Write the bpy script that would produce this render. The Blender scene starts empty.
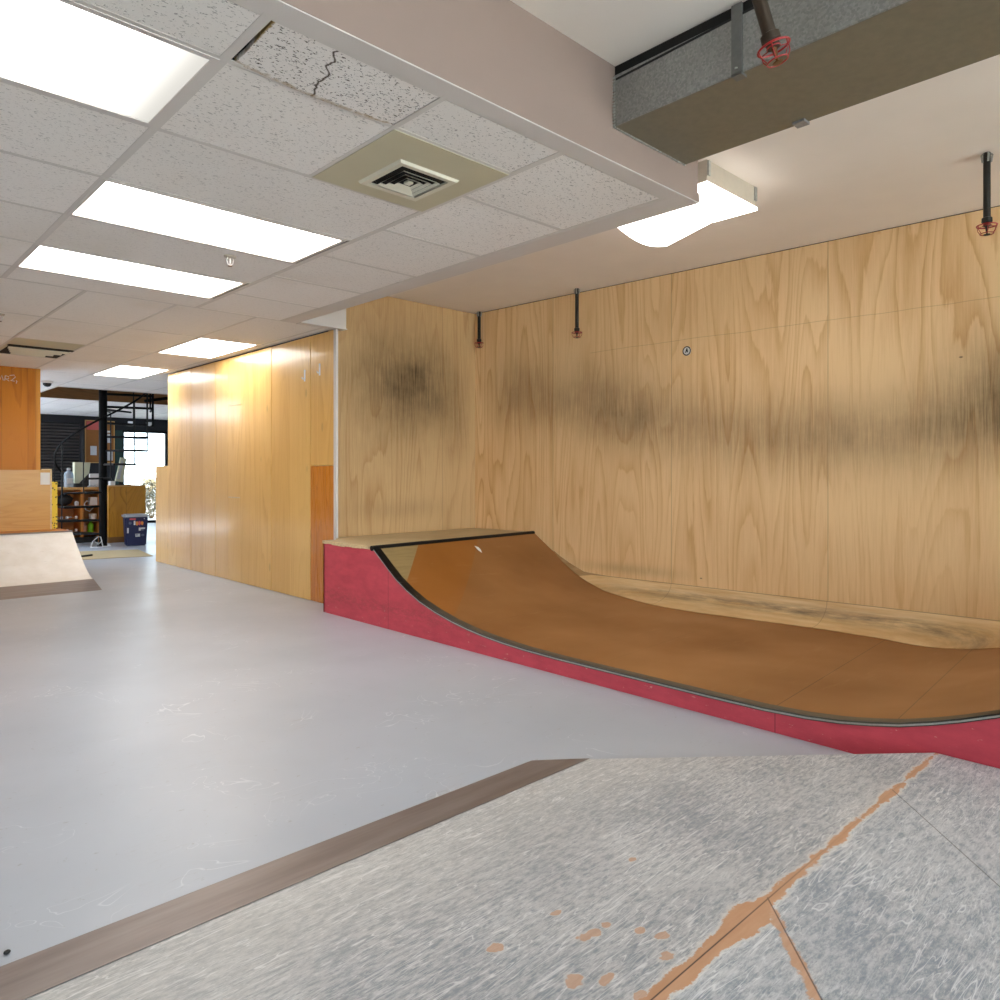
import bpy, bmesh, math, random
from mathutils import Vector, Matrix
R = random.Random(7)
scene = bpy.context.scene
COL = scene.collection
PI = math.pi

# ------------------------------------------------------------------ materials
class NM:
    """small node-graph helper"""
    def __init__(s, name):
        s.m = bpy.data.materials.new(name); s.m.use_nodes = True
        s.t = s.m.node_tree; s.N = s.t.nodes; s.L = s.t.links
        s.N.clear()
        s.out = s.N.new('ShaderNodeOutputMaterial')
        s.tc = s.N.new('ShaderNodeTexCoord').outputs['Object']
        s.sep = None
    def n(s, typ, ins=None, **kw):
        x = s.N.new(typ)
        for k, v in kw.items(): setattr(x, k, v)
        for k, v in (ins or {}).items(): s.set(x.inputs[k], v)
        return x
    def set(s, sock, v):
        if isinstance(v, bpy.types.NodeSocket): s.L.new(v, sock)
        else:
            if isinstance(v, tuple) and len(v) == 3 and sock.type == 'RGBA': v = (*v, 1)
            sock.default_value = v
    def xyz(s):
        if s.sep is None: s.sep = s.n('ShaderNodeSeparateXYZ', {0: s.tc})
        return s.sep.outputs
    def ma(s, op, a, b=0.0, c=0.0, clamp=False):
        x = s.n('ShaderNodeMath', operation=op, use_clamp=clamp)
        s.set(x.inputs[0], a); s.set(x.inputs[1], b)
        if len(x.inputs) > 2: s.set(x.inputs[2], c)
        return x.outputs[0]
    def vec(s, x, y, z):
        return s.n('ShaderNodeCombineXYZ', {0: x, 1: y, 2: z}).outputs[0]
    def mapv(s, scale=(1, 1, 1), rot=(0, 0, 0), loc=(0, 0, 0), v=None):
        return s.n('ShaderNodeMapping', {'Vector': v or s.tc, 'Scale': scale, 'Rotation': rot, 'Location': loc}).outputs[0]
    def noise(s, v, scale=1.0, detail=2.0, rough=.5, dist=0.0):
        return s.n('ShaderNodeTexNoise', {'Vector': v, 'Scale': scale, 'Detail': detail, 'Roughness': rough, 'Distortion': dist}).outputs[0]
    def rng(s, v, a, b, c=0.0, d=1.0):
        return s.n('ShaderNodeMapRange', {0: v, 1: a, 2: b, 3: c, 4: d}).outputs[0]
    def smooth(s, v, a, b, c=0.0, d=1.0):
        return s.n('ShaderNodeMapRange', {0: v, 1: a, 2: b, 3: c, 4: d}, interpolation_type='SMOOTHSTEP').outputs[0]
    def mix(s, f, a, b, mode='MIX'):
        x = s.n('ShaderNodeMix', data_type='RGBA', blend_type=mode)
        s.set(x.inputs[0], f); s.set(x.inputs[6], a); s.set(x.inputs[7], b)
        return x.outputs[2]
    def gauss(s, u, v, u0, v0, ru, rv, k):
        a = s.ma('DIVIDE', s.ma('SUBTRACT', u, u0), ru); b = s.ma('DIVIDE', s.ma('SUBTRACT', v, v0), rv)
        r2 = s.ma('ADD', s.ma('MULTIPLY', a, a), s.ma('MULTIPLY', b, b))
        return s.ma('MULTIPLY', s.ma('POWER', 2.71828, s.ma('MULTIPLY', r2, -1.0)), k)
    def line(s, v, at, w):
        """1 on a thin line v == at"""
        return s.smooth(s.ma('ABSOLUTE', s.ma('SUBTRACT', v, at)), w, 0.0)
    def island(s):
        return s.n('ShaderNodeNewGeometry').outputs['Random Per Island']
    def bsdf(s, color, rough=.5, metal=0.0, bump=None, bstr=.2, bdist=.01, spec=.5, coat=0.0):
        b = s.n('ShaderNodeBsdfPrincipled', {'Base Color': color, 'Roughness': rough, 'Metallic': metal, 'Specular IOR Level': spec, 'Coat Weight': coat, 'Coat Roughness': .12})
        if bump is not None:
            s.L.new(s.n('ShaderNodeBump', {'Height': bump, 'Strength': bstr, 'Distance': bdist}).outputs[0], b.inputs['Normal'])
        s.L.new(b.outputs[0], s.out.inputs[0])
        return s.m

def C(h):  # sRGB hex -> linear
    r = []
    for i in (0, 2, 4):
        c = int(h[i:i+2], 16) / 255
        r.append(c / 12.92 if c <= .04045 else ((c + .055) / 1.055) ** 2.4)
    return tuple(r)

def plain(name, h, rough=.5, metal=0.0, var=.12, scale=25.0, spec=.5, coat=0.0):
    s = NM(name); c = C(h)
    n = s.noise(s.tc, scale, 3)
    col = s.mix(n, tuple(x * (1 - var) for x in c), tuple(min(1, x * (1 + var)) for x in c))
    return s.bsdf(col, rough, metal, spec=spec, coat=coat)

def emit(name, col, strength, grad=None):
    s = NM(name)
    c = col
    if grad: c = grad(s)
    e = s.n('ShaderNodeEmission', {0: c, 1: strength})
    s.L.new(e.outputs[0], s.out.inputs[0]); return s.m

def wood(name, light, dark, along='Y', grain='Z', sheets=None, seam=.004, fu=2.0, fz=.3, rings=9.0, ring_amt=.55,
         fib=.18, rough=.5, stains=(), stain_col='2b2212', islands=0.0, extra=None, coat=0.0, seed=0.0, spec=.4, knots=0.0, side='X'):
    s = NM(name)
    X = dict(zip('XYZ', s.xyz()[:3]))
    u, z = X[along], X[grain]
    sid = seed
    seams = None
    if sheets:
        acc = seed
        for y in sheets:
            acc = s.ma('ADD', acc, s.ma('GREATER_THAN', u, y))
            l = s.line(u, y, seam)
            seams = l if seams is None else s.ma('MAXIMUM', seams, l)
        sid = s.ma('MULTIPLY', acc, 3.37)
    if islands: sid = s.ma('MULTIPLY', s.island(), 37.0)
    v = s.vec(s.ma('MULTIPLY', u, fu), s.ma('MULTIPLY', z, fz), sid)
    h = s.noise(v, 1.0, 1.6, .45, .25)
    fr = s.ma('FRACT', s.ma('ADD', s.ma('MULTIPLY', h, rings * 2.0), s.ma('MULTIPLY', s.noise(s.vec(s.ma('MULTIPLY', u, 22.0), s.ma('MULTIPLY', z, 2.5), sid), 1.0, 3, .6), .55)))
    ring = s.ma('POWER', fr, 3.2)
    ring = s.ma('MULTIPLY', ring, s.smooth(fr, 1.0, .90))
    hb = s.ma('FRACT', s.ma('MULTIPLY', h, rings * .7))
    ring = s.ma('ADD', ring, s.ma('MULTIPLY', s.smooth(s.ma('ABSOLUTE', s.ma('SUBTRACT', hb, .5)), .5, .1), .28))
    amp = s.rng(s.noise(s.vec(s.ma('MULTIPLY', u, 1.3), s.ma('MULTIPLY', z, .6), sid), 1.0, 2), .35, .65, .25, 1.0)
    ring = s.ma('MULTIPLY', s.ma('MULTIPLY', ring, amp), ring_amt)
    fv = s.vec(s.ma('MULTIPLY', u, 95.0), s.ma('MULTIPLY', z, 3.0), sid)
    fibre = s.noise(fv, 1.0, 4.0, .68)
    big = s.noise(s.vec(s.ma('MULTIPLY', u, .9), s.ma('MULTIPLY', z, .5), s.ma('ADD', sid, 5.0)), 1.0, 2)
    f = s.ma('ADD', ring, s.ma('MULTIPLY', s.ma('SUBTRACT', fibre, .5), fib * 2), clamp=False)
    f = s.ma('ADD', f, s.ma('MULTIPLY', s.ma('SUBTRACT', big, .5), .5), clamp=True)
    f = s.ma('ADD', f, .12, clamp=True)
    col = s.mix(f, C(light), C(dark))
    if islands:
        col = s.mix(s.ma('MULTIPLY', s.ma('FRACT', s.ma('MULTIPLY', s.island(), 91.7)), islands), col, C(dark))
    if knots:
        kv = s.n('ShaderNodeTexVoronoi', {'Vector': s.vec(s.ma('MULTIPLY', u, 3.5), s.ma('MULTIPLY', z, 1.6), sid), 'Scale': 1.0}).outputs[0]
        col = s.mix(s.smooth(kv, .09, .04, 0, knots), col, C('4a2610'))
    if stains:
        tot = None
        for st in stains:
            g = s.gauss(u, z, *st)
            tot = g if tot is None else s.ma('ADD', tot, g)
        nz = s.ma('ADD', s.ma('MULTIPLY', s.noise(s.vec(s.ma('MULTIPLY', u, 3.0), s.ma('MULTIPLY', z, 3.0), 2.0), 1.0, 5, .65), .7), s.ma('MULTIPLY', fibre, .9))
        tot = s.ma('MULTIPLY', tot, s.ma('SUBTRACT', nz, .05), clamp=True)
        col = s.mix(tot, col, C(stain_col))
    if seams is not None: col = s.mix(s.ma('MULTIPLY', seams, .5), col, C('4a3218'))
    if extra: col = extra(s, col, u, z)
    return s.bsdf(col, s.rng(fibre, .2, .8, rough - .06, rough + .08), 0, bump=fibre, bstr=.06, bdist=.003, spec=spec, coat=coat)

M = {}
# back wall plywood
def back_extra(s, col, u, z):
    # a pencil-thin horizontal sheet joint at about 2.3 m and dark screw dots
    hl = s.line(s.ma('ADD', z, s.ma('MULTIPLY', s.noise(s.vec(u, 0.0, 0.0), 2.0, 2), .03)), 2.335, .004)
    hl = s.ma('MULTIPLY', hl, s.ma('MULTIPLY', s.ma('LESS_THAN', u, 4.3), .35))
    col = s.mix(hl, col, C('6a4c26'))
    v = s.n('ShaderNodeTexVoronoi', {'Vector': s.vec(s.ma('MULTIPLY', u, 1.65), s.ma('MULTIPLY', z, 3.1), 0.0), 'Scale': 1.0, 'Randomness': .35}).outputs[0]
    return s.mix(s.smooth(v, .026, .012, 0, .75), col, C('3a2a14'))
M['ply_back'] = wood('pale_pine_plywood', 'efcd9c', 'c08c50', 'Y', 'Z', [-.36, .91, 2.185, 3.46, 4.737], rings=11, fu=2.3, fz=.24, ring_amt=.62, fib=.34,
    stains=[(4.2, 1.88, .42, .32, .52), (3.75, 1.7, .5, .28, .46), (3.0, 1.55, .8, .28, .42), (2.1, 1.45, .8, .3, .32), (5.25, 2.02, .34, .36, .5),
            (4.75, 1.95, .4, .34, .4), (1.0, 1.75, .42, .36, .85), (1.5, 1.5, .8, .26, .4), (3.9, .34, .5, .05, .35)], stain_col='493920', rough=.5, extra=back_extra, seed=1.0)
M['ply_left'] = wood('worn_plywood', 'd6b483', 'a57741', 'X', 'Z', [4.72], rings=9, fu=2.2, fz=.24, ring_amt=.5, fib=.34,
    stains=[(4.3, 2.0, .48, .38, .46), (3.95, 1.95, .55, .55, .3), (4.6, 2.05, .35, .5, .3), (4.2, 2.35, .9, .5, .36), (4.95, 1.7, .22, .4, .3), (4.2, .85, .6, .1, .22), (4.1, 1.35, .8, .5, .12)],
    stain_col='41301a', rough=.5, seed=9.0)
M['plank'] = wood('varnished_pine_board', 'f4ca7e', 'cc9142', 'Y', 'Z', rings=7, fu=3.0, fz=.25, ring_amt=.55, islands=.42, rough=.3, coat=.36, spec=.3, knots=.2)
M['plank_orange'] = wood('orange_varnished_board', 'd8892f', 'a9560f', 'Y', 'Z', rings=8, fu=3.0, fz=.4, ring_amt=.8, rough=.28, coat=.6, seed=4.0)
M['nook'] = wood('amber_pine_board', 'c97f1c', '8a4805', 'X', 'Z', [1.72, 1.99, 2.07], seam=.003, rings=6, fu=3.0, fz=.3, ring_amt=.6, rough=.5, spec=.2, coat=.06, knots=.8, seed=2.0,
    extra=lambda s, c, u, z: s.mix(s.smooth(u, 2.05, 2.11, 0, .55), c, C('d9a34a')))
M['barrier'] = wood('pale_barrier_plywood', 'd9aa62', 'bb823a', 'Z', 'X', rings=9, fu=4.0, fz=.5, ring_amt=.6, rough=.45, coat=.2, seed=3.0, knots=.25)
M['deck'] = wood('worn_deck_plywood', 'c6b28c', 'a08a60', 'Y', 'X', rings=6, fu=2.5, fz=.4, ring_amt=.4, rough=.55, seed=6.0)
M['ply_edge'] = plain('raw_plywood_edge', 'd9bf95', .7, var=.3, scale=60)
M['cab'] = wood('golden_plywood', 'cf9430', '9c600f', 'X', 'Z', [4.02], seam=.006, rings=7, fu=3, fz=.8, ring_amt=.7, rough=.4, coat=.3, seed=11.0)
M['shelfwood'] = plain('orange_shelf_wood', 'b9762f', .5, var=.2, scale=9)
M['shelfedge'] = plain('light_counter_edge', 'c79a5a', .5)
M['cove'] = None
def mk_cove():
    s = NM('scuffed_cove_plywood'); x, y, z = s.xyz()[:3]
    n = s.noise(s.vec(s.ma('MULTIPLY', y, 1.6), s.ma('MULTIPLY', z, 28.0), s.ma('MULTIPLY', x, 3.0)), 1.0, 4, .6)
    col = s.mix(s.rng(n, .3, .7), C('e8cc9e'), C('c39a62'))
    sc = s.noise(s.vec(s.ma('MULTIPLY', y, 5.0), s.ma('MULTIPLY', z, 40.0), 0.0), 1.0, 5, .7)
    band = s.gauss(y, z, 2.2, .175, 2.2, .036, 1.0)
    col = s.mix(s.ma('MULTIPLY', band, s.rng(sc, .3, .65), clamp=True), col, C('75654f'))
    col = s.mix(s.smooth(z, .254, .259, 0, .6), col, C('6a4a24'))
    j = None
    for yy in (.91, 2.19, 3.46):
        l = s.line(y, yy, .004); j = l if j is None else s.ma('MAXIMUM', j, l)
    col = s.mix(s.ma('MULTIPLY', j, .5), col, C('5a4020'))
    return s.bsdf(col, .55)
M['cove'] = mk_cove()

def mk_masonite():
    s = NM('brown_masonite'); x, y, z = s.xyz()[:3]
    n = s.noise(s.mapv((.8, .8, .8)), 1.4, 3, .55)
    fine = s.noise(s.mapv((5, 60, 5)), 1.0, 4, .6)
    col = s.mix(s.rng(n, .3, .7), C('9a6a3c'), C('82552b'))
    yy = s.ma('SUBTRACT', y, s.ma('MULTIPLY', s.ma('SUBTRACT', x, 3.235), .07))
    # first sheet under the coping is a richer orange, ends on a slanting joint
    sl = s.ma('SUBTRACT', x, s.ma('ADD', 3.53, s.ma('MULTIPLY', s.ma('SUBTRACT', yy, 4.1), 1.23)))
    left = s.ma('MULTIPLY', s.ma('LESS_THAN', sl, 0.0), s.ma('GREATER_THAN', yy, 3.72))
    col = s.mix(s.ma('MULTIPLY', left, .75), col, s.mix(n, C('a06224'), C('8a5215')))
    # grey-brown bare plywood triangle in the top near corner
    tri = s.ma('ADD', s.ma('MULTIPLY', s.ma('SUBTRACT', x, 3.235), 1.55), s.ma('MULTIPLY', s.ma('SUBTRACT', 4.83, yy), .0))
    t2 = s.ma('SUBTRACT', s.ma('ADD', 3.24, s.ma('MULTIPLY', s.ma('SUBTRACT', yy, 4.42), 1.15)), x)
    tm = s.ma('MULTIPLY', s.ma('GREATER_THAN', t2, 0.0), s.ma('GREATER_THAN', yy, 4.2))
    col = s.mix(tm, col, s.mix(fine, C('a08a60'), C('7d683f')))
    # joints running up the ramp
    j = None
    for k in (1.565, 1.04, 2.62, 3.72):
        l = s.ma('MULTIPLY', s.line(yy, k, .0045), .75 if k < 2 else .22); j = l if j is None else s.ma('MAXIMUM', j, l)
    col = s.mix(j, col, C('3d2410'))
    # pale dust and wheel scratches
    sc = s.noise(s.mapv((2, 9, 2), (0, 0, .2)), 1.0, 6, .75)
    col = s.mix(s.smooth(sc, .56, .8, 0, .4), col, C('b79269'))
    return s.bsdf(col, s.rng(n, .3, .7, .36, .5), bump=fine, bstr=.05, bdist=.002, spec=.4)
M['masonite'] = mk_masonite()

def mk_red():
    s = NM('chipped_red_paint'); x, y, z = s.xyz()[:3]
    n = s.noise(s.mapv((3, 3, 8)), 2.0, 4, .6)
    col = s.mix(s.rng(n, .3, .7), C('cf4b5b'), C('ba3e4d'))
    ch = s.noise(s.mapv((30, 14, 40)), 1.0, 5, .75)
    low = s.smooth(z, .45, .02, .0, .10)
    col = s.mix(s.smooth(s.ma('ADD', ch, low), .72, .78, 0, .8), col, C('d9a79c'))
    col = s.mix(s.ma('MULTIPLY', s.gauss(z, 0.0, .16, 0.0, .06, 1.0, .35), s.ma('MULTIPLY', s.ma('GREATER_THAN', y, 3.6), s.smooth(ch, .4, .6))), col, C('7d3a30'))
    j = None
    for k in (4.625, 1.545):
        l = s.line(y, k, .004); j = l if j is None else s.ma('MAXIMUM', j, l)
    col = s.mix(s.ma('MULTIPLY', j, .7), col, C('4a0f16'))
    return s.bsdf(col, .5, bump=ch, bstr=.1, bdist=.003)
M['red'] = mk_red()

def mk_floor():
    s = NM('light_grey_painted_floor'); x, y, z = s.xyz()[:3]
    n = s.noise(s.tc, .7, 4, .55)
    col = s.mix(s.rng(n, .3, .7), C('b3b9c4'), C('a6acb6'))
    sp = s.noise(s.mapv((22, 34, 1), (0, 0, .5)), 1.0, 4, .7)
    col = s.mix(s.smooth(sp, .64, .70, 0, .4), col, C('85827e'))
    a = s.noise(s.mapv((1.1, 1.1, 1)), 2.2, 3, .6, 1.2)
    l1 = s.smooth(s.ma('ABSOLUTE', s.ma('SUBTRACT', a, .5)), .006, 0.0)
    gate = s.smooth(s.noise(s.tc, 1.9, 2), .50, .62)
    col = s.mix(s.ma('MULTIPLY', s.ma('MULTIPLY', l1, gate), .5), col, C('dcdfe4'))
    a2 = s.noise(s.mapv((2, 24, 1), (0, 0, .7)), 1.0, 2, .6, .8)
    col = s.mix(s.ma('MULTIPLY', s.smooth(s.ma('ABSOLUTE', s.ma('SUBTRACT', a2, .5)), .008, 0.0), s.smooth(s.noise(s.mapv((1, 1, 1), (0, 0, 0), (4, 2, 0)), 3.0, 2), .55, .66, 0, .3)), col, C('8e8c8a'))
    return s.bsdf(col, s.rng(n, .3, .7, .3, .42), bump=s.noise(s.tc, 9, 3), bstr=.03, bdist=.01, spec=.45)
M['floor'] = mk_floor()

BLOBS = [(1.397, 1.124, 0.025), (1.439, 1.123, 0.0172), (1.474, 1.046, 0.0156), (1.489, 0.996, 0.0218), (1.222, 1.045, 0.0281), (1.272, 0.993, 0.0234), (1.402, 1.253, 0.0156), (1.762, 1.275, 0.0172), (1.197, 1.265, 0.0234), (1.431, 0.941, 0.0234), (1.276, 0.906, 0.0195), (1.365, 1.129, 0.0234)]
def mk_bank():
    s = NM('scratched_grey_paint'); x, y, z = s.xyz()[:3]
    n = s.noise(s.tc, 1.3, 4, .6)
    grain = s.noise(s.mapv((60, 150, 60), (0, 0, .45)), 1.0, 5, .7)
    mott = s.noise(s.mapv((26, 70, 16), (0, 0, .2)), 1.0, 5, .72)
    col = s.mix(s.smooth(s.ma('ADD', mott, s.ma('MULTIPLY', s.ma('SUBTRACT', n, .5), .5)), .34, .66), C('8c929b'), C('c0c0c2'))
    col = s.mix(s.smooth(y, 1.25, 1.9, 0, .45), col, C('c2c0bb'))
    col = s.mix(s.smooth(grain, .55, .72, 0, .5), col, C('d9d9d8'))
    col = s.mix(s.smooth(grain, .42, .28, 0, .45), col, C('5f646c'))
    # long white scratches in several directions
    for i, (rz, sc, th) in enumerate(((.15, (2.2, 30, 1), .007), (.8, (2.6, 26, 1), .007), (-.5, (2.4, 24, 1), .006), (2.1, (2, 20, 1), .006), (.35, (7, 60, 1), .02), (-.15, (8, 55, 1), .02), (1.3, (7, 50, 1), .018))):
        a = s.noise(s.mapv(sc, (0, 0, rz), (i * 7.1, 0, 0)), 1.0, 2, .6, .9)
        l = s.smooth(s.ma('ABSOLUTE', s.ma('SUBTRACT', a, .5)), th * 2, 0.0)
        g = s.smooth(s.noise(s.mapv((1, 1, 1), (0, 0, 0), (i * 3.3, 1, 0)), 2.6, 3), .44, .60)
        col = s.mix(s.ma('MULTIPLY', s.ma('MULTIPLY', l, g),   .7 if i < 4 else .34), col, C('e6e6e6'))
    # worn orange wood: along the crease, along one slanting seam and in small patches
    wob = s.ma('MULTIPLY', s.ma('SUBTRACT', s.noise(s.vec(s.ma('MULTIPLY', x, 9.0), s.ma('MULTIPLY', y, 12.0), 3.0), 1.0, 6, .7), .5), .085)
    d = s.ma('SUBTRACT', y, .885)
    wid = s.n('ShaderNodeFloatCurve', {1: s.rng(x, .9, 3.3)})
    cm = wid.mapping.curves[0]
    cm.points[0].location = (0, .018); cm.points[1].location = (1, .008)
    for px, py in ((.20, .02), (.27, .024), (.335, .045), (.375, .022), (.45, .017), (.65, .012), (.8, .010)): cm.points.new(px, py)
    wid.mapping.update()
    ad = s.ma('ADD', s.ma('ABSOLUTE', s.ma('ADD', d, .006)), wob)
    e = s.ma('SUBTRACT', wid.outputs[0], ad)
    halo = s.smooth(e, -.014, -.004); om = s.smooth(e, -.003, .003)
    # slanting seams on the flat side: direction (.73,.68)
    def seam(x0, y0, w0, reach):
        px = s.ma('SUBTRACT', x, x0); py = s.ma('SUBTRACT', y, y0)
        q = s.ma('SUBTRACT', s.ma('MULTIPLY', px, .684), s.ma('MULTIPLY', py, .732))
        a = s.ma('ABSOLUTE', q)
        below = s.ma('LESS_THAN', y, .885)
        return q, s.ma('MULTIPLY', below, s.smooth(a, .0035, 0.0)), below
    q1, s1, b1 = seam(1.785, .862, 0, 0)
    q2, s2, b2 = seam(2.72, .866, 0, 0)
    e2 = s.ma('MULTIPLY', s.smooth(s.ma('SUBTRACT', s.ma('SUBTRACT', .012, s.ma('ABSOLUTE', s.ma('ADD', q1, .008))), s.ma('MULTIPLY', wob, .9)), -.004, .004), b1)
    pv = s.noise(s.mapv((6, 9, 1), (0, 0, .4), (2, 5, 0)), 1.0, 3, .6)
    bl = None
    for bx_, by_, br in BLOBS:
        g_ = s.ma('SUBTRACT', 1.0, s.ma('SQRT', s.ma('ADD', s.ma('POWER', s.ma('DIVIDE', s.ma('SUBTRACT', x, bx_), br * 1.3), 2.0), s.ma('POWER', s.ma('DIVIDE', s.ma('SUBTRACT', y, by_), br), 2.0))))
        bl = g_ if bl is None else s.ma('MAXIMUM', bl, g_)
    bl = s.ma('ADD', bl, s.ma('MULTIPLY', s.ma('SUBTRACT', s.noise(s.mapv((28, 28, 1)), 1.0, 4), .5), 1.5))
    patch = s.smooth(bl, .28, .36)
    pv = s.rng(bl, .0, .6, .66, .74)
    om = s.ma('MAXIMUM', om, s.ma('MAXIMUM', s.ma('MULTIPLY', e2, .9), s.ma('MULTIPLY', patch, .75)))
    halo = s.ma('MAXIMUM', halo, s.ma('MULTIPLY', s.smooth(bl, .05, .25), .55))
    col = s.mix(s.ma('MULTIPLY', halo, .7), col, C('d8d4cf'))
    og = s.mix(s.noise(s.mapv((8, 60, 1)), 1.0, 3), C('cfa382'), C('b98763'))
    col = s.mix(om, col, og)
    dark = s.ma('MULTIPLY', s.line(d, -.004, .0035), s.smooth(x, 2.3, 1.5, .1, 1.0))
    col = s.mix(s.ma('MAXIMUM', dark, s.ma('MAXIMUM', s.ma('MULTIPLY', s1, .8), s.ma('MULTIPLY', s2, .7))), col, C('3f2c20'))
    return s.bsdf(col, s.rng(grain, .3, .7, .42, .62), bump=grain, bstr=.08, bdist=.002, spec=.45)
M['bank'] = mk_bank()

def mk_steel():
    s = NM('dull_transition_steel'); x, y, z = s.xyz()[:3]
    n = s.noise(s.mapv((1.5, 14, 1)), 1.0, 4, .6)
    col = s.mix(s.rng(n, .3, .7), C('8f8581'), C('736764'))
    return s.bsdf(col, .42, .35)
M['steel'] = mk_steel()

def mk_tile():
    s = NM('fissured_ceiling_tile'); x, y, z = s.xyz()[:3]
    isl = s.island()
    n = s.noise(s.mapv((70, 130, 1), (0, 0, .35)), 1.0, 2, .6, .5)
    n2 = s.noise(s.mapv((110, 110, 1)), 1.0, 2)
    amt = s.rng(y, 2.0, 5.0, .65, .18)
    pit = s.ma('MULTIPLY', s.ma('MAXIMUM', s.smooth(n, .61, .66), s.smooth(n2, .66, .72, 0, .5)), amt)
    base = s.mix(isl, C('e9e5e0'), C('f0ece7')) 
    base = s.mix(s.smooth(s.noise(s.tc, .9, 3), .5, .8, 0, .25), base, C('c6b89f'))
    col = s.mix(pit, base, C('6d6661'))
    return s.bsdf(col, .85, bump=s.ma('SUBTRACT', 1.0, pit), bstr=.35, bdist=.004, spec=.2)
M['tile'] = mk_tile()
def mk_oldtile():
    s = NM('cracked_fissured_tile'); x, y, z = s.xyz()[:3]
    n = s.noise(s.mapv((80, 150, 1), (0, 0, .5)), 1.0, 2, .6, .6)
    n2 = s.noise(s.mapv((100, 100, 1)), 1.0, 2)
    pit = s.ma('MAXIMUM', s.smooth(n, .60, .645), s.smooth(n2, .66, .70, 0, .6))
    col = s.mix(pit, C('e9e4df'), C('5f5850'))
    # crack across the middle, water-stained edge on the near left
    wx = s.ma('ADD', x, s.ma('MULTIPLY', s.ma('SUBTRACT', s.noise(s.vec(y, 0.0, 0.0), 14.0, 4), .5), .09))
    cr = s.line(s.ma('ADD', wx, s.ma('MULTIPLY', s.ma('SUBTRACT', y, 2.1), -.25)), 1.22, .0075)
    col = s.mix(cr, col, C('4b3d2e'))
    ed = s.ma('ADD', s.smooth(x, 1.0, .965), s.ma('MULTIPLY', s.ma('SUBTRACT', s.noise(s.tc, 30, 4), .5), 1.0))
    col = s.mix(s.smooth(ed, .35, .7), col, C('9c8455'))
    ed2 = s.ma('ADD', s.smooth(y, 2.20, 2.245), s.ma('MULTIPLY', s.ma('SUBTRACT', s.noise(s.tc, 40, 4), .5), 1.4))
    col = s.mix(s.smooth(ed2, .6, 1.0, 0, .6), col, C('a58c66'))
    return s.bsdf(col, .9, bump=s.ma('SUBTRACT', 1.0, pit), bstr=.4, bdist=.005, spec=.2)
M['oldtile'] = mk_oldtile()

def mk_galv():
    s = NM('galvanised_sheet'); x, y, z = s.xyz()[:3]
    v = s.n('ShaderNodeTexVoronoi', {'Vector': s.tc, 'Scale': 130.0}).outputs['Color']
    g = s.n('ShaderNodeSeparateColor', {0: v}).outputs[0]
    n = s.noise(s.tc, 3, 3)
    col = s.mix(g, C('868786'), C('a3a3a0'))
    col = s.mix(s.rng(n, .3, .7, 0, .3), col, C('6d675b'))
    return s.bsdf(col, s.rng(g, 0, 1, .38, .55), .4)
M['galv'] = mk_galv()
M['galv_shaded'] = plain('shaded_galvanised_underside', '7d7766', .5, .3, var=.14, scale=30)  # darker copy of the duct sheet, underside shade put into its colour
M['strapm'] = plain('dark_zinc_strap', '6f706e', .4, .4, var=.2, scale=50)
M['white_trim'] = plain('white_painted_trim', 'd3cdc8', .5, var=.04, scale=4)
M['tee'] = plain('white_grid_tee', 'd2cdc7', .5, var=.04)
M['plaster'] = plain('warm_white_plaster', 'ebe3da', .85, var=.05, scale=3, spec=.2)
M['bulk'] = plain('pinkish_beige_paint', '8f7d74', .8, var=.06, scale=4, spec=.2)
M['plenum'] = plain('dark_plenum', '15120f', .9)
M['rear'] = plain('off_white_wall_paint', 'cfcac2', .8, var=.04, scale=2)
M['navy'] = plain('near_black_navy_paint', '10131c', .6)
M['green'] = plain('dark_green_paint', '1f3d3a', .6)
M['fascia'] = wood('brown_joist_timber', '8a6238', '5e3f1e', 'Z', 'X', rings=6, fu=5, fz=.6, rough=.6)
M['black'] = plain('black_steel', '040405', .6, 0.0, spec=.15)
M['blackpaint'] = plain('black_worn_metal', '08090b', .5, 0.0, spec=.3, var=.5, scale=40)
M['pipe'] = plain('brown_black_pipe', '3a2d20', .55, .2, var=.3, scale=30)
M['pipe_dark'] = plain('dark_iron_pipe', '2c2a26', .5, .5, var=.25, scale=30)
M['redwire'] = plain('red_wire_guard', '9c1412', .4)
M['brass'] = plain('aged_brass', '6b4a2c', .4, .8)
M['chrome'] = plain('chrome', 'c8c8c8', .2, 1.0)
M['fixture'] = plain('beige_enamel_housing', 'b8ad9d', .5, var=.08)
M['galvclip'] = plain('bright_zinc', 'a9aaa4', .4, .35, var=.3, scale=60)
M['vent'] = plain('cream_enamel', 'c3bda2', .45, var=.05, scale=6)
M['ventdark'] = plain('vent_dark_core', '120f0c', .9)
M['ventlight'] = plain('cream_vent_louvre', 'd6d2c0', .4, var=.04)
M['paper'] = plain('white_paper', 'dcdcda', .8, var=.04)
M['backlit'] = None
def mk_backlit():
    s = NM('thin_backlit_paper'); a = s.n('ShaderNodeBsdfTranslucent', {0: (.55, .6, .68, 1)}); b = s.n('ShaderNodeBsdfTransparent')
    m = s.n('ShaderNodeMixShader', {0: .55}); s.L.new(b.outputs[0], m.inputs[1]); s.L.new(a.outputs[0], m.inputs[2]); s.L.new(m.outputs[0], s.out.inputs[0]); return s.m
M['backlit'] = mk_backlit()
M['papergrey'] = plain('printed_paper', 'b9bcc2', .8, var=.25, scale=60)
M['cork'] = plain('brown_cork', '8a5a2c', .9, var=.2, scale=90)
M['pink'] = plain('pink_paper', 'c2605a', .8)
M['bluebin'] = plain('dark_blue_plastic', '071448', .45, var=.08)
M['greylid'] = plain('grey_lid_plastic', 'a9b0ba', .45)
M['mat'] = plain('tan_cardboard', 'b5a582', .8, var=.12, scale=10)
M['dark'] = plain('dark_rubber', '1b1a19', .7)
M['bag'] = plain('black_nylon', '121318', .7)
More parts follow.
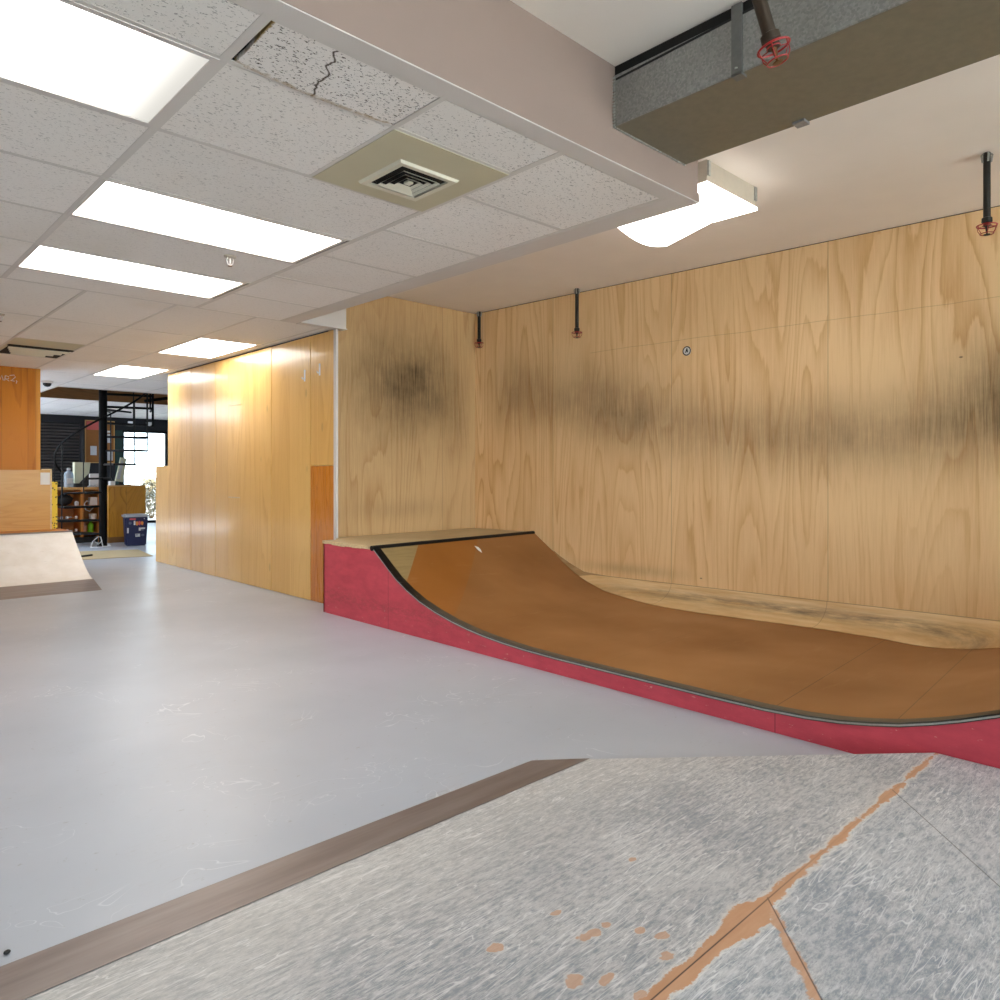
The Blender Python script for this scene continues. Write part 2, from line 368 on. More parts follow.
M['cream'] = plain('cream_plastic', 'c5c8b0', .45, var=.08, scale=5)
M['white'] = plain('white_plastic', 'dfe1e4', .4, var=.03)
M['lime'] = plain('lime_green_plastic', '86d326', .4)
M['pinkbottle'] = plain('dusty_pink_plastic', 'c99a86', .5)
M['yellow'] = None
def mk_yellow():
    s = NM('yellow_spotted_edge')
    v = s.n('ShaderNodeTexVoronoi', {'Vector': s.tc, 'Scale': 30.0}).outputs[0]
    col = s.mix(s.smooth(v, .34, .26), C('e2c22c'), C('2a2410'))
    return s.bsdf(col, .5)
M['yellow'] = mk_yellow()
def mk_cream_ply():
    s = NM('cream_riding_surface'); n = s.noise(s.tc, 6, 4, .6)
    col = s.mix(s.rng(n, .3, .7), C('f3f0ec'), C('e8e3dc'))
    sc = s.noise(s.mapv((9, 40, 9), (0, 0, .3)), 1.0, 4, .7)
    col = s.mix(s.smooth(sc, .6, .75, 0, .3), col, C('a9a4a0'))
    return s.bsdf(col, .5)
M['creamply'] = mk_cream_ply()
M['shutter'] = plain('black_shutter_slat', '4b4645', .35, .1)
def mk_jug():
    s = NM('clear_water_jug')
    a = s.n('ShaderNodeBsdfTransparent', {0: (.72, .8, .88, 1)}); b = s.n('ShaderNodeBsdfPrincipled', {'Base Color': C('b9c8d8'), 'Roughness': .15})
    m = s.n('ShaderNodeMixShader', {0: .55}); s.L.new(a.outputs[0], m.inputs[1]); s.L.new(b.outputs[0], m.inputs[2]); s.L.new(m.outputs[0], s.out.inputs[0])
    return s.m
M['jug'] = mk_jug()
def mk_glass():
    s = NM('window_glass')
    a = s.n('ShaderNodeBsdfTransparent', {0: (.95, .97, .96, 1)}); b = s.n('ShaderNodeBsdfGlossy', {0: (1, 1, 1, 1), 1: .02})
    f = s.n('ShaderNodeFresnel', {0: 1.45})
    m = s.n('ShaderNodeMixShader', {0: f.outputs[0]}); s.L.new(a.outputs[0], m.inputs[1]); s.L.new(b.outputs[0], m.inputs[2]); s.L.new(m.outputs[0], s.out.inputs[0])
    return s.m
M['glass'] = mk_glass()
M['outside'] = plain('pale_paving', 'c9c7c2', .8, var=.06, scale=2)
M['leaf'] = plain('dry_bush_leaf', '746b54', .7, var=.3, scale=8)
LAMP = (1.0, .95, .885)
M['lamp'] = emit('lit_diffuser', (*LAMP, 1), 9.0)
def lampgrad(s):
    x = s.xyz()[0]; y = s.xyz()[1]
    f = s.ma('ADD', s.smooth(x, .42, .92), s.ma('MULTIPLY', s.smooth(y, 2.75, 2.35), 0.0))
    return s.mix(f, (1, .96, .9), (.105, .102, .094))
M['lamp_worn'] = emit('half_lit_diffuser', (*LAMP, 1), 6.0, lampgrad)

# ------------------------------------------------------------------ mesh helpers
class MB:
    def __init__(s): s.b = bmesh.new()
    def box(s, x0, x1, y0, y1, z0, z1, bev=0.0):
        vs = [s.b.verts.new((x, y, z)) for z in (z0, z1) for y in (y0, y1) for x in (x0, x1)]
        fs = [(0, 2, 3, 1), (4, 5, 7, 6), (0, 1, 5, 4), (2, 6, 7, 3), (0, 4, 6, 2), (1, 3, 7, 5)]
        fc = [s.b.faces.new([vs[i] for i in f]) for f in fs]
        if bev:
            es = list({e for f in fc for e in f.edges})
            bmesh.ops.bevel(s.b, geom=es, offset=bev, segments=2, affect='EDGES', profile=.5)
        return s
    def obox(s, c, ax, ay, hx, hy, z0, z1):
        """box with horizontal axes ax, ay (unit 2-vectors), centre c"""
        vs = []
        for z in (z0, z1):
            for j in (-1, 1):
                for i in (-1, 1):
                    vs.append(s.b.verts.new((c[0] + ax[0]*hx*i + ay[0]*hy*j, c[1] + ax[1]*hx*i + ay[1]*hy*j, z)))
        for f in [(0, 2, 3, 1), (4, 5, 7, 6), (0, 1, 5, 4), (2, 6, 7, 3), (0, 4, 6, 2), (1, 3, 7, 5)]:
            s.b.faces.new([vs[i] for i in f])
        return s
    def prism(s, pts, d):
        """polygon pts (3D) extruded by vector d"""
        d = Vector(d)
        a = [s.b.verts.new(p) for p in pts]; c = [s.b.verts.new(Vector(p) + d) for p in pts]
        n = len(pts)
        s.b.faces.new(a); s.b.faces.new(c[::-1])
        for i in range(n): s.b.faces.new((a[i], c[i], c[(i+1) % n], a[(i+1) % n]))
        return s
    def tube(s, path, r, seg=10, closed=False, caps=True):
        P = [Vector(p) for p in path]; n = len(P); rs = r if isinstance(r, (list, tuple)) else [r] * n
        rings = []; up = None
        for i, p in enumerate(P):
            if closed: t = P[(i+1) % n] - P[i-1]
            else: t = P[min(i+1, n-1)] - P[max(i-1, 0)]
            t.normalize()
            if up is None: up = Vector((0, 0, 1)) if abs(t.z) < .9 else Vector((1, 0, 0))
            a = t.cross(up)
            if a.length < 1e-4: a = t.orthogonal()
            a.normalize(); b = a.cross(t); b.normalize(); up = b
            rings.append([s.b.verts.new(p + (a*math.cos(k*2*PI/seg) + b*math.sin(k*2*PI/seg)) * rs[i]) for k in range(seg)])
        for i in range(n if closed else n - 1):
            q, w = rings[i], rings[(i+1) % n]
            for k in range(seg): s.b.faces.new((q[k], q[(k+1) % seg], w[(k+1) % seg], w[k]))
        if caps and not closed:
            s.b.faces.new(rings[0][::-1]); s.b.faces.new(rings[-1])
        return s
    def lathe(s, cx, cy, prof, seg=20, axis=None):
        """profile [(r,z)] around the vertical through cx,cy"""
        rings = []
        for r, z in prof:
            rings.append([s.b.verts.new((cx + max(r, 1e-4)*math.cos(k*2*PI/seg), cy + max(r, 1e-4)*math.sin(k*2*PI/seg), z)) for k in range(seg)])
        for i in range(len(rings) - 1):
            q, w = rings[i], rings[i+1]
            for k in range(seg): s.b.faces.new((q[k], q[(k+1) % seg], w[(k+1) % seg], w[k]))
        s.b.faces.new(rings[0][::-1]); s.b.faces.new(rings[-1])
        return s
    def grid(s, rows, thick=None):
        """rows: list of lists of points; thick: vector -> closed slab"""
        a = [[s.b.verts.new(p) for p in r] for r in rows]
        n, m = len(a), len(a[0])
        for i in range(n-1):
            for j in range(m-1): s.b.faces.new((a[i][j], a[i][j+1], a[i+1][j+1], a[i+1][j]))
        if thick:
            t = Vector(thick)
            c = [[s.b.verts.new(Vector(p) + t) for p in r] for r in rows]
            for i in range(n-1):
                for j in range(m-1): s.b.faces.new((c[i][j], c[i+1][j], c[i+1][j+1], c[i][j+1]))
            for i in range(n-1):
                s.b.faces.new((a[i][0], a[i+1][0], c[i+1][0], c[i][0])); s.b.faces.new((a[i][-1], c[i][-1], c[i+1][-1], a[i+1][-1]))
            for j in range(m-1):
                s.b.faces.new((a[0][j], c[0][j], c[0][j+1], a[0][j+1])); s.b.faces.new((a[-1][j], a[-1][j+1], c[-1][j+1], c[-1][j]))
        return s
    def move(s, M_): bmesh.ops.transform(s.b, matrix=M_, verts=s.b.verts); return s
    def build(s, name, mat, parent=None, smooth=False, **props):
        bmesh.ops.recalc_face_normals(s.b, faces=s.b.faces)
        me = bpy.data.meshes.new(name); s.b.to_mesh(me); s.b.free()
        me.materials.append(M[mat] if isinstance(mat, str) else mat)
        if smooth:
            for p in me.polygons: p.use_smooth = True
            try: me.set_sharp_from_angle(angle=math.radians(35))
            except Exception: pass
        o = bpy.data.objects.new(name, me); COL.objects.link(o)
        if parent is not None:
            o.parent = parent; r = parent
            loc = Vector((0, 0, 0))
            while r is not None: loc += r.location; r = r.parent
            o.matrix_parent_inverse = Matrix.Translation(-loc)
        for k, v in props.items(): o[k] = v
        return o

def thing(name, loc, label, cat, group=None):
    o = bpy.data.objects.new(name, None); COL.objects.link(o); o.location = loc
    o.empty_display_size = .1
    o['label'] = label; o['category'] = cat
    if group: o['group'] = group
    return o
def tag(o, label, cat, group=None):
    o['label'] = label; o['category'] = cat
    if group: o['group'] = group
    return o
def struct(o): o['kind'] = 'structure'; return o
def copy_tree(o, parent=None):
    c = o.copy(); COL.objects.link(c)
    if parent is not None:
        c.parent = parent; c.matrix_parent_inverse = o.matrix_parent_inverse.copy()
    for ch in list(o.children): copy_tree(ch, c)
    return c

# ------------------------------------------------------------------ setting
ZL, ZH = 2.5, 2.905            # dropped tile ceiling and the higher plaster ceiling
KB = .0688
def wallX(y): return 5.17 + KB * (5.794 - y)   # the plywood back wall runs a few degrees off square

struct(MB().box(-3, 8, -4, 19.0, -.12, 0).build('floor', 'floor'))
# back wall (plywood sheets), slightly rotated
struct(MB().prism([(wallX(5.80), 5.80, 0), (wallX(-4), -4, 0), (wallX(-4) + .1, -4, 0), (wallX(5.80) + .1, 5.80, 0)], (0, 0, ZH - .008)).build('wall_back', 'ply_back'))
struct(MB().prism([(wallX(5.79)+.01, 5.80, ZH - .008), (wallX(-4)+.01, -4, ZH - .008), (wallX(-4) + .1, -4, ZH - .008), (wallX(5.80) + .1, 5.80, ZH - .008)], (0, 0, .03)).build('trim_1', 'plenum'))
struct(MB().box(3.46, 5.28, 5.79, 5.89, 0, ZH - .006).build('wall_left', 'ply_left'))
# planked partition
pl = [9.882, 9.48, 9.096, 8.71, 8.359, 7.996, 7.675, 6.958, 6.566, 6.167]
b = MB()
for i in range(len(pl) - 1):
    b.box(3.432 + R.uniform(-.003, .003), 3.47, pl[i+1] + .0025, pl[i] - .0025, 0.004, 2.485)
b.box(3.430, 3.47, 9.884, 10.333, 0.004, 1.294)
b.box(3.432, 3.47, 5.745, 6.164, 1.268, 2.485)
wp = struct(b.build('wall_partition', 'plank'))
MB().box(3.432, 3.47, 5.745, 6.164, 0.004, 1.264).build('orange_board', 'plank_orange', wp)
b = MB().box(3.475, 3.56, 5.9, 9.83, 0, ZL)
struct(b.build('wall_partition_core', 'rear'))
struct(MB().box(3.44, 8, 9.80, 9.875, 0, ZL + .02).build('wall_return', 'rear'))
struct(MB().box(3.425, 3.447, 5.70, 5.742, 0, ZL - .012).build('trim_2', 'white_trim'))
# left nook wall
nk = struct(MB().box(-3, 2.124, 10.54, 10.64, 0, ZL).build('wall_nook', 'nook'))
# faint white chalk handwriting on it
def chalk(pts, n): return MB().tube(pts, .0028, 5)
b = MB()
cy = 10.537
def strokes(lst):
    for st in lst: b.tube([(x, cy, z) for x, z in st], .0035, 5)
strokes([[(1.66, 2.325), (1.675, 2.38), (1.70, 2.33), (1.72, 2.385), (1.735, 2.325)],
         [(1.75, 2.325), (1.755, 2.385)], [(1.755, 2.385), (1.79, 2.375), (1.79, 2.35), (1.757, 2.348), (1.795, 2.322)],
         [(1.80, 2.39), (1.845, 2.40), (1.86, 2.375), (1.83, 2.345), (1.81, 2.33), (1.85, 2.325)], [(1.868, 2.335), (1.875, 2.32), (1.866, 2.30)]])
b.build('chalk_writing', 'white_trim', nk)
struct(MB().box(-3.1, -3, -4, 19, 0, ZH).build('wall_side', 'rear'))
# far wall: dark, with green stretch and door opening X 5.40..6.30
b = MB().box(-3, 5.236, 18.5, 18.6, 0, ZL + .05).box(6.42, 8, 18.5, 18.6, 0, ZL + .05).box(5.236, 6.42, 18.5, 18.6, 2.20, ZL + .05)
struct(b.build('wall_far', 'navy'))
struct(MB().box(5.236, 5.40, 18.5, 18.6, 0, 2.20).build('wall_far_green', 'green'))
struct(MB().box(8, 8.1, 5, 19, 0, ZH).build('wall_right', 'rear'))
d1 = struct(MB().box(5.40, 5.425, 18.48, 18.6, 0, 2.20).box(6.37, 6.42, 18.48, 18.6, 0, 2.20).box(5.425, 6.37, 18.48, 18.6, 2.165, 2.20).box(5.425, 6.37, 18.5, 18.56, 0, .06).build('door_1', 'black'))
MB().box(5.425, 6.37, 18.53, 18.536, .06, 2.165).build('glass_pane', 'glass', d1)
MB().tube([(5.49, 18.50, .95), (5.49, 18.46, .95), (5.49, 18.46, 1.2), (5.49, 18.50, 1.2)], .01, 8).build('door_handle', 'black', d1)
MB().box(5.62, 5.95, 18.522, 18.529, 1.86, 2.07).build('door_notice', 'backlit', d1)
# unseen rear wall; its wide window is assumed, added to bring daylight in
b = MB().box(-3, 6, -4.1, -4, 0, .15).box(-3, 6, -4.1, -4, 2.8, ZH).box(-3, -2.9, -4.1, -4, .15, 2.8).box(5.6, 6, -4.1, -4, .15, 2.8)
struct(b.build('wall_rear', 'rear'))
b = MB()
for x in (-2.9, -.8, 1.3, 3.4, 5.54): b.box(x, x + .06, -4.09, -4.01, .15, 2.8)
b.box(-2.9, 5.6, -4.09, -4.01, .15, .2).box(-2.9, 5.6, -4.09, -4.01, 2.75, 2.8)
w1 = struct(b.build('added_window', 'black'))
MB().box(-2.86, 5.56, -4.055, -4.05, .2, 2.75).build('glass_pane', 'glass', w1)
# high plaster ceiling and bulkhead
struct(MB().box(-3, 6, -4.1, 5.9, ZH, ZH + .1).build('ceiling', 'plaster'))
struct(MB().box(-3.1, 8.1, 5.9, 12.38, ZH, ZH + .1).build('ceiling_leak_cover', 'plenum'))  # unseen cover added to keep sky light out of the void above
b = MB().box(-3, 3.09, 1.867, 1.887, ZL + .004, ZH).box(-3, 3.108, 1.861, 1.867, ZL + .002, ZL + .045)
b.prism([(3.0901, 1.867, ZL + .004), (3.105, 1.867, ZL + .004), (3.075, 5.70, ZL + .004), (3.06, 5.70, ZL + .004)], (0, 0, ZH - ZL - .004))
b.prism([(3.105, 1.867, ZL + .002), (3.110, 1.867, ZL + .002), (3.081, 5.70, ZL + .002), (3.075, 5.70, ZL + .002)], (0, 0, .043))
struct(b.build('wall_bulkhead', 'bulk'))
struct(MB().box(3.07, 3.53, 5.70, 5.72, ZL + .002, ZH).build('trim_6', 'white_trim'))
b = MB().box(-3, 3.107, 1.863, 1.938, ZL - .002, ZL + .002).prism([(2.945, 1.938, ZL - .002), (3.1065, 1.938, ZL - .002), (3.078, 5.78, ZL - .002), (2.945, 5.78, ZL - .002)], (0, 0, .004))
b.box(3.08, 3.535, 5.69, 5.78, ZL - .006, ZL + .002)
struct(b.build('trim_3', 'white_trim'))

# dropped tile ceiling
cells = []
def cell(x0, x1, y0, y1): cells.append((x0, x1, y0, y1))
rowsA = [1.95, 2.25, 2.88, 3.515, 4.15, 4.785, 5.42, 5.78]
skip = []
L1 = (-.27, .95, 2.25, 2.88); L2 = (.95, 2.22, 3.515, 4.15); L3 = (.95, 2.22, 4.785, 5.42)
L4 = (2.72, 3.345, 7.01, 8.24); L5 = (2.72, 3.345, 9.47, 10.70)
PAN = (1.6, 2.22, 2.25, 2.88); OLD = (.95, 1.6, 1.95, 2.25); FV = (1.445, 2.07, 8.24, 9.47)
special = [L1, L2, L3, L4, L5, PAN, OLD, FV]
for i in range(7):
    y0, y1 = rowsA[i], rowsA[i+1]
    for x0, x1 in ((-2.95, -2.7), (-2.7, -1.48), (-1.48, -.27), (-.27, .95)): cell(x0, x1, y0, y1)
    if i < 2:
        cell(.95, 1.6, y0, y1); cell(1.6, 2.22, y0, y1)
    else: cell(.95, 2.22, y0, y1)
for y0, y1 in ((1.95, 2.585), (2.585, 3.235), (3.235, 3.87), (3.87, 4.50), (4.50, 5.13), (5.13, 5.78)): cell(2.22, 2.935, y0, y1)
xsB = [-2.95, -2.3, -1.68, -1.055, -.43, .195, .82, 1.445, 2.07, 2.72, 3.345, 3.428]
ysB = [5.78, 7.01, 8.24, 9.47, 10.70, 11.93, 12.41]
for j in range(6):
    for i in range(len(xsB) - 1):
        if j < 3 or i < 10: cell(xsB[i], xsB[i+1], ysB[j], ysB[j+1])
    if j >= 4:
        for x0, x1 in ((3.345, 3.95), (3.95, 4.58), (4.58, 5.2), (5.2, 5.83), (5.83, 6.46), (6.46, 7.2), (7.2, 8)): cell(x0, x1, ysB[j], ysB[j+1])
for x0, x1 in ((3.345, 3.428),): cell(x0, x1, 9.47, 9.80)
for x0, x1 in ((3.345, 3.95), (3.95, 4.58), (4.58, 5.2), (5.2, 5.83), (5.83, 6.46), (6.46, 7.2), (7.2, 8)): cell(x0, x1, 9.88, 10.70)
OP = (2.72, 5.3, 12.41, 14.45)
for y0, y1 in ((12.41, 13.45), (13.45, 14.45)):
    for x0, x1 in ((1.445, 2.07), (2.07, 2.72), (5.3, 5.93), (5.93, 6.6), (6.6, 7.3), (7.3, 8)): cell(x0, x1, y0, y1)
ys = 14.45
while ys < 18.45:
    y1 = min(18.5, ys + 1.22)
    for k in range(11):
        x0 = 1.445 + .6 * k
        cell(x0, min(8, x0 + .6), ys, y1)
    ys = y1
def is_special(c): return any(max(abs(a-b_) for a, b_ in zip(c, s_)) < .02 for s_ in special)
tiles, tees = MB(), MB()
seen = set(); hl = {}; vl = {}
for c in cells:
    x0, x1, y0, y1 = c
    for (a, b_, hor) in (((x0, y0), (x1, y0), 1), ((x0, y1), (x1, y1), 1), ((x0, y0), (x0, y1), 0), ((x1, y0), (x1, y1), 0)):
        k = (round(a[0], 2), round(a[1], 2), round(b_[0], 2), round(b_[1], 2))
        if k in seen: continue
        seen.add(k)
        if hor: hl.setdefault(round(a[1], 3), []).append((a[0], b_[0]))
        else: vl.setdefault(round(a[0], 3), []).append((a[1], b_[1]))
    if is_special(c): continue
    dz = R.uniform(0, .0012)
    tiles.box(x0 + .0105 + R.uniform(0, .003), x1 - .0105 - R.uniform(0, .003), y0 + .0115 + R.uniform(0, .004), y1 - .0115 - R.uniform(0, .004), ZL + .0004 + dz, ZL + .017 + dz)
def union(iv):
    iv = sorted(iv); out = [list(iv[0])]
    for a, b_ in iv[1:]:
        if a <= out[-1][1] + .02: out[-1][1] = max(out[-1][1], b_)
        else: out.append([a, b_])
    return out
for y, iv in hl.items():
    for a, b_ in union(iv): tees.box(a - .011, b_ + .011, y - .011, y + .011, ZL, ZL + .004)
for x, iv in vl.items():
    w_ = .016 if abs(x - .95) < .01 or abs(x - 2.215) < .05 else .0115
    for a, b_ in union(iv): tees.box(x - w_, x + w_, a - .01, b_ + .01, ZL - .0006, ZL + .0046)
ct = struct(tiles.build('ceiling_tiles', 'tile'))
struct(tees.build('ceiling_grid', 'tee', ct))
b = MB().box(-3, 3.06, 1.9, 5.78, ZL + .16, ZL + .2).box(-3, 3.43, 5.78, 9.88, ZL + .16, ZL + .2).box(1.3, 8, 9.88, 12.41, ZL + .16, ZL + .2).box(1.3, 2.70, 12.41, 14.47, ZL + .16, ZL + .2).box(5.32, 8, 12.41, 14.47, ZL + .16, ZL + .2).box(1.3, 8, 14.47, 19, ZL + .16, ZL + .2).box(-3, 1.3, 9.88, 10.6, ZL + .16, ZL + .2)
struct(b.build('ceiling_leak_plates', 'plenum', ct))  # unseen dark backing plates added against light leaking past the tiles
# stairwell shaft above the opening
b = MB().box(2.70, 5.32, 14.45, 14.47, ZL, 3.6)
struct(b.build('trim_4', 'fascia'))
b = MB().box(2.69, 2.718, 12.39, 14.47, ZL + .01, 3.6).box(5.302, 5.33, 12.39, 14.47, ZL + .01, 3.6).box(2.69, 5.33, 12.39, 12.408, ZL + .01, 3.6).box(2.69, 5.33, 12.39, 14.49, 3.6, 3.65)
struct(b.build('wall_stairwell', 'rear'))
b = MB().box(2.70, 2.726, 12.40, 14.46, ZL - .01, ZL + .03).box(2.70, 5.32, 12.402, 12.42, ZL - .01, ZL + .03)
struct(b.build('trim_5', 'white_trim'))

# cracked tile: two pieces sagging
def sag(x0, x1, za, zb, y0=1.962, y1=2.246):
    b_ = MB(); rows = []
    for i in range(7):
        t = i / 6; x = x0 + (x1 - x0) * t
        rows.append([(x, y0 + (y1 - y0) * j / 4, za + (zb - za) * t - .004 * math.sin(j / 4 * PI)) for j in range(5)])
    b_.grid(rows, (0, 0, .016)); return b_
o = MB()
rows = []
for i in range(15):
    t = i / 14; x = .972 + (1.586 - .972) * t
    sagz = -.010 * math.sin(t * PI)
    rows.append([(x + (1 - t) * .018 * (j / 4 if j < 4 else .6), 1.962 + .284 * j / 4, ZL + .0015 + sagz * j / 4) for j in range(5)])
o.grid(rows, (0, 0, .016))
tag(o.build('ceiling_tile', 'oldtile'), 'cracked and water-stained ceiling tile sagging beside the white bulkhead edge', 'ceiling tile')

# ------------------------------------------------------------------ ceiling lights
def troffer(c, label, mat='lamp'):
    x0, x1, y0, y1 = c
    t = thing('ceiling_light', ((x0+x1)/2, (y0+y1)/2, ZL), label, 'ceiling light', 'recessed fluorescent ceiling panels')
    f = MB(); w = .022
    f.box(x0 + .008, x1 - .008, y0 + .008, y0 + .008 + w, ZL - .002, ZL + .012).box(x0 + .008, x1 - .008, y1 - .008 - w, y1 - .008, ZL - .002, ZL + .012)
    f.box(x0 + .008, x0 + .008 + w, y0 + .03, y1 - .03, ZL - .002, ZL + .012).box(x1 - .008 - w, x1 - .008, y0 + .03, y1 - .03, ZL - .002, ZL + .012)
    f.build('frame', 'white_trim', t)
    MB().box(x0 + .03, x1 - .03, y0 + .03, y1 - .03, ZL + .003, ZL + .009).build('diffuser', mat, t)
    b = MB().box(x0 + .012, x1 - .012, y0 + .012, y1 - .012, ZL + .10, ZL + .11)
    for q in ((x0 + .012, x0 + .02, y0 + .012, y1 - .012), (x1 - .02, x1 - .012, y0 + .012, y1 - .012), (x0 + .02, x1 - .02, y0 + .012, y0 + .02), (x0 + .02, x1 - .02, y1 - .02, y1 - .012)): b.box(*q, ZL + .011, ZL + .10)
    b.build('housing', 'fixture', t)
troffer(L1, 'half-dim ceiling light panel nearest, at the top left corner', 'lamp_worn')
troffer((.938, 2.197, 3.515, 4.15), 'long bright ceiling light panel between the square vent and the small sprinkler head')
troffer((.938, 2.197, 4.785, 5.42), 'long bright ceiling light panel just beyond the small white sprinkler head')
troffer(L4, 'bright ceiling light panel above the middle of the varnished board wall')
troffer(L5, 'farthest bright ceiling light panel, in front of the spiral stair top')

# surface fixture in the alcove ceiling
t = thing('surface_light', (3.82, 2.38, ZH), 'boxy surface-mounted ceiling light with a drooping glowing cover beneath the metal duct', 'ceiling light')
b = MB().box(3.54, 4.10, 2.075, 2.095, 2.785, ZH).box(3.54, 3.556, 2.095, 2.68, 2.785, ZH).box(4.084, 4.10, 2.095, 2.68, 2.785, ZH).box(3.556, 4.084, 2.664, 2.68, 2.785, ZH).box(3.556, 4.084, 2.095, 2.664, ZH - .015, ZH - .001)
b.build('housing', 'fixture', t)
for x in (3.545, 4.075):
    MB().box(x, x + .022, 2.066, 2.078, 2.82, 2.9).build('end_clip', 'galvclip', t)
MB().box(3.535, 4.105, 2.07, 2.36, 2.768, 2.784).build('flat_diffuser', 'lamp', t)
rows = []
for j in range(9):
    q = j / 8; y = 2.352 + (2.70 - 2.352) * q; zd = 2.772 - .078 * q
    rows.append([(3.575 + .525 * i / 12, y, zd - (.012 + .03 * q) * math.sin(PI * i / 12)) for i in range(13)])
MB().grid(rows, (0, 0, .008)).build('drooping_diffuser', 'lamp', t, smooth=True)

# square vent on cream panel
x0, x1, y0, y1 = PAN
t = thing('air_vent', ((x0+x1)/2, (y0+y1)/2, ZL), 'square stepped air vent centred on a cream panel beside the cracked tile', 'vent')
MB().box(x0 + .008, x1 - .008, y0 + .008, y1 - .008, ZL - .003, ZL + .008).build('panel', 'vent', t)
cx, cyv = 1.935, 2.61
def sqring(b_, h0, h1, z0, z1):
    """square frustum ring from half-size h0 at z0 to h1 at z1"""
    a = [b_.b.verts.new((cx + i*h0, cyv + j*h0, z0)) for i, j in ((-1, -1), (1, -1), (1, 1), (-1, 1))]
    c = [b_.b.verts.new((cx + i*h1, cyv + j*h1, z1)) for i, j in ((-1, -1), (1, -1), (1, 1), (-1, 1))]
    for k in range(4): b_.b.faces.new((a[k], a[(k+1) % 4], c[(k+1) % 4], c[k]))
b = MB(); sqring(b, .16, .152, ZL - .003, ZL - .014); sqring(b, .152, .126, ZL - .014, ZL - .013); sqring(b, .126, .126, ZL - .013, ZL - .003)
b.build('vent_frame', 'ventlight', t)
MB().box(cx - .125, cx + .125, cyv - .125, cyv + .125, ZL - .0045, ZL - .0035).build('vent_core', 'ventdark', t)
for h in (.100, .073, .046):
    b = MB(); sqring(b, h, h - .011, ZL - .019, ZL - .010); sqring(b, h - .0005, h - .0115, ZL - .0195, ZL - .0105); b.build('louvre', 'ventlight', t)
MB().box(cx - .016, cx + .016, cyv - .016, cyv + .016, ZL - .018, ZL - .006, .003).build('vent_cone', 'ventlight', t)

# far vent, hanging open
x0, x1, y0, y1 = FV
t = thing('air_vent', ((x0+x1)/2, (y0+y1)/2, ZL), 'skewed air vent half dropped from the ceiling above the amber pine wall', 'vent')
MB().box(x0 + .01, x1 - .01, y0 + .02, y1 - .01, ZL + .004, ZL + .014).build('panel', 'vent', t)
MB().box(1.48, 2.07, 8.72, 8.80, ZL - .003, ZL + .003).build('gap_shade_strip', 'ventdark', t)  # solid near-black strip painted as the shade in the vent's open gap
b = MB().box(1.50, 2.05, 8.84, 9.40, ZL - .004, ZL + .003); b.build('vent_core', 'ventdark', t)
for k in range(4):
    y = 8.83 + .13 * k
    b = MB().prism([(1.50 + .03*k, y, ZL - .007), (2.06 - .05*k, y, ZL - .007), (2.06 - .05*k, y + .05, ZL - .022), (1.50 + .03*k, y + .05, ZL - .022)], (0, .012, .006))
    b.build('louvre', 'ventlight', t)

# ------------------------------------------------------------------ duct
t = thing('air_duct', (2.72, -.6, 2.76), 'galvanised rectangular air duct hung below the white ceiling', 'duct')
MB().box(2.44, 2.985, -3.9, 1.863, 2.647, 2.86, .004).build('duct_body', 'galv', t)
MB().box(2.446, 2.979, -3.9, 1.860, 2.6455, 2.6475).build('duct_underside', 'galv_shaded', t)
MB().box(2.452, 2.97, -3.9, 1.866, 2.861, 2.9035).build('dark_gap_strip', 'plenum', t)  # foam strip, its black stands in for the shaded gap above the duct
b = MB()
for i in range(40):
    u0 = 2.44 + i * .545 / 40
    b.box(u0, u0 + R.uniform(.006, .013), 1.857, 1.866, 2.643 + R.uniform(-.003, 0), 2.650)
for i in range(16):
    b.box(2.4365, 2.441, 1.855, 1.866, 2.65 + i * .013, 2.65 + i * .013 + R.uniform(.004, .011))
b.build('flashing', 'galvclip', t)
MB().prism([(2.437, 1.85, 2.835), (2.437, 1.85, 2.843), (2.437, 1.20, 2.862), (2.437, 1.20, 2.854)], (.004, 0, 0)).build('seam', 'dark', t)
b = MB().box(2.430, 2.441, 1.285, 1.325, 2.640, 2.895).box(2.430, 2.47, 1.285, 1.325, 2.636, 2.647)
b.build('strap', 'strapm', t)
MB().lathe(2.4285, 1.305, [(.006, 2.66), (.006, 2.664)], 8).build('strap_bolt', 'galvclip', t)
MB().box(2.94, 2.99, 1.28, 1.33, 2.636, 2.648).build('strap', 'galv', t)

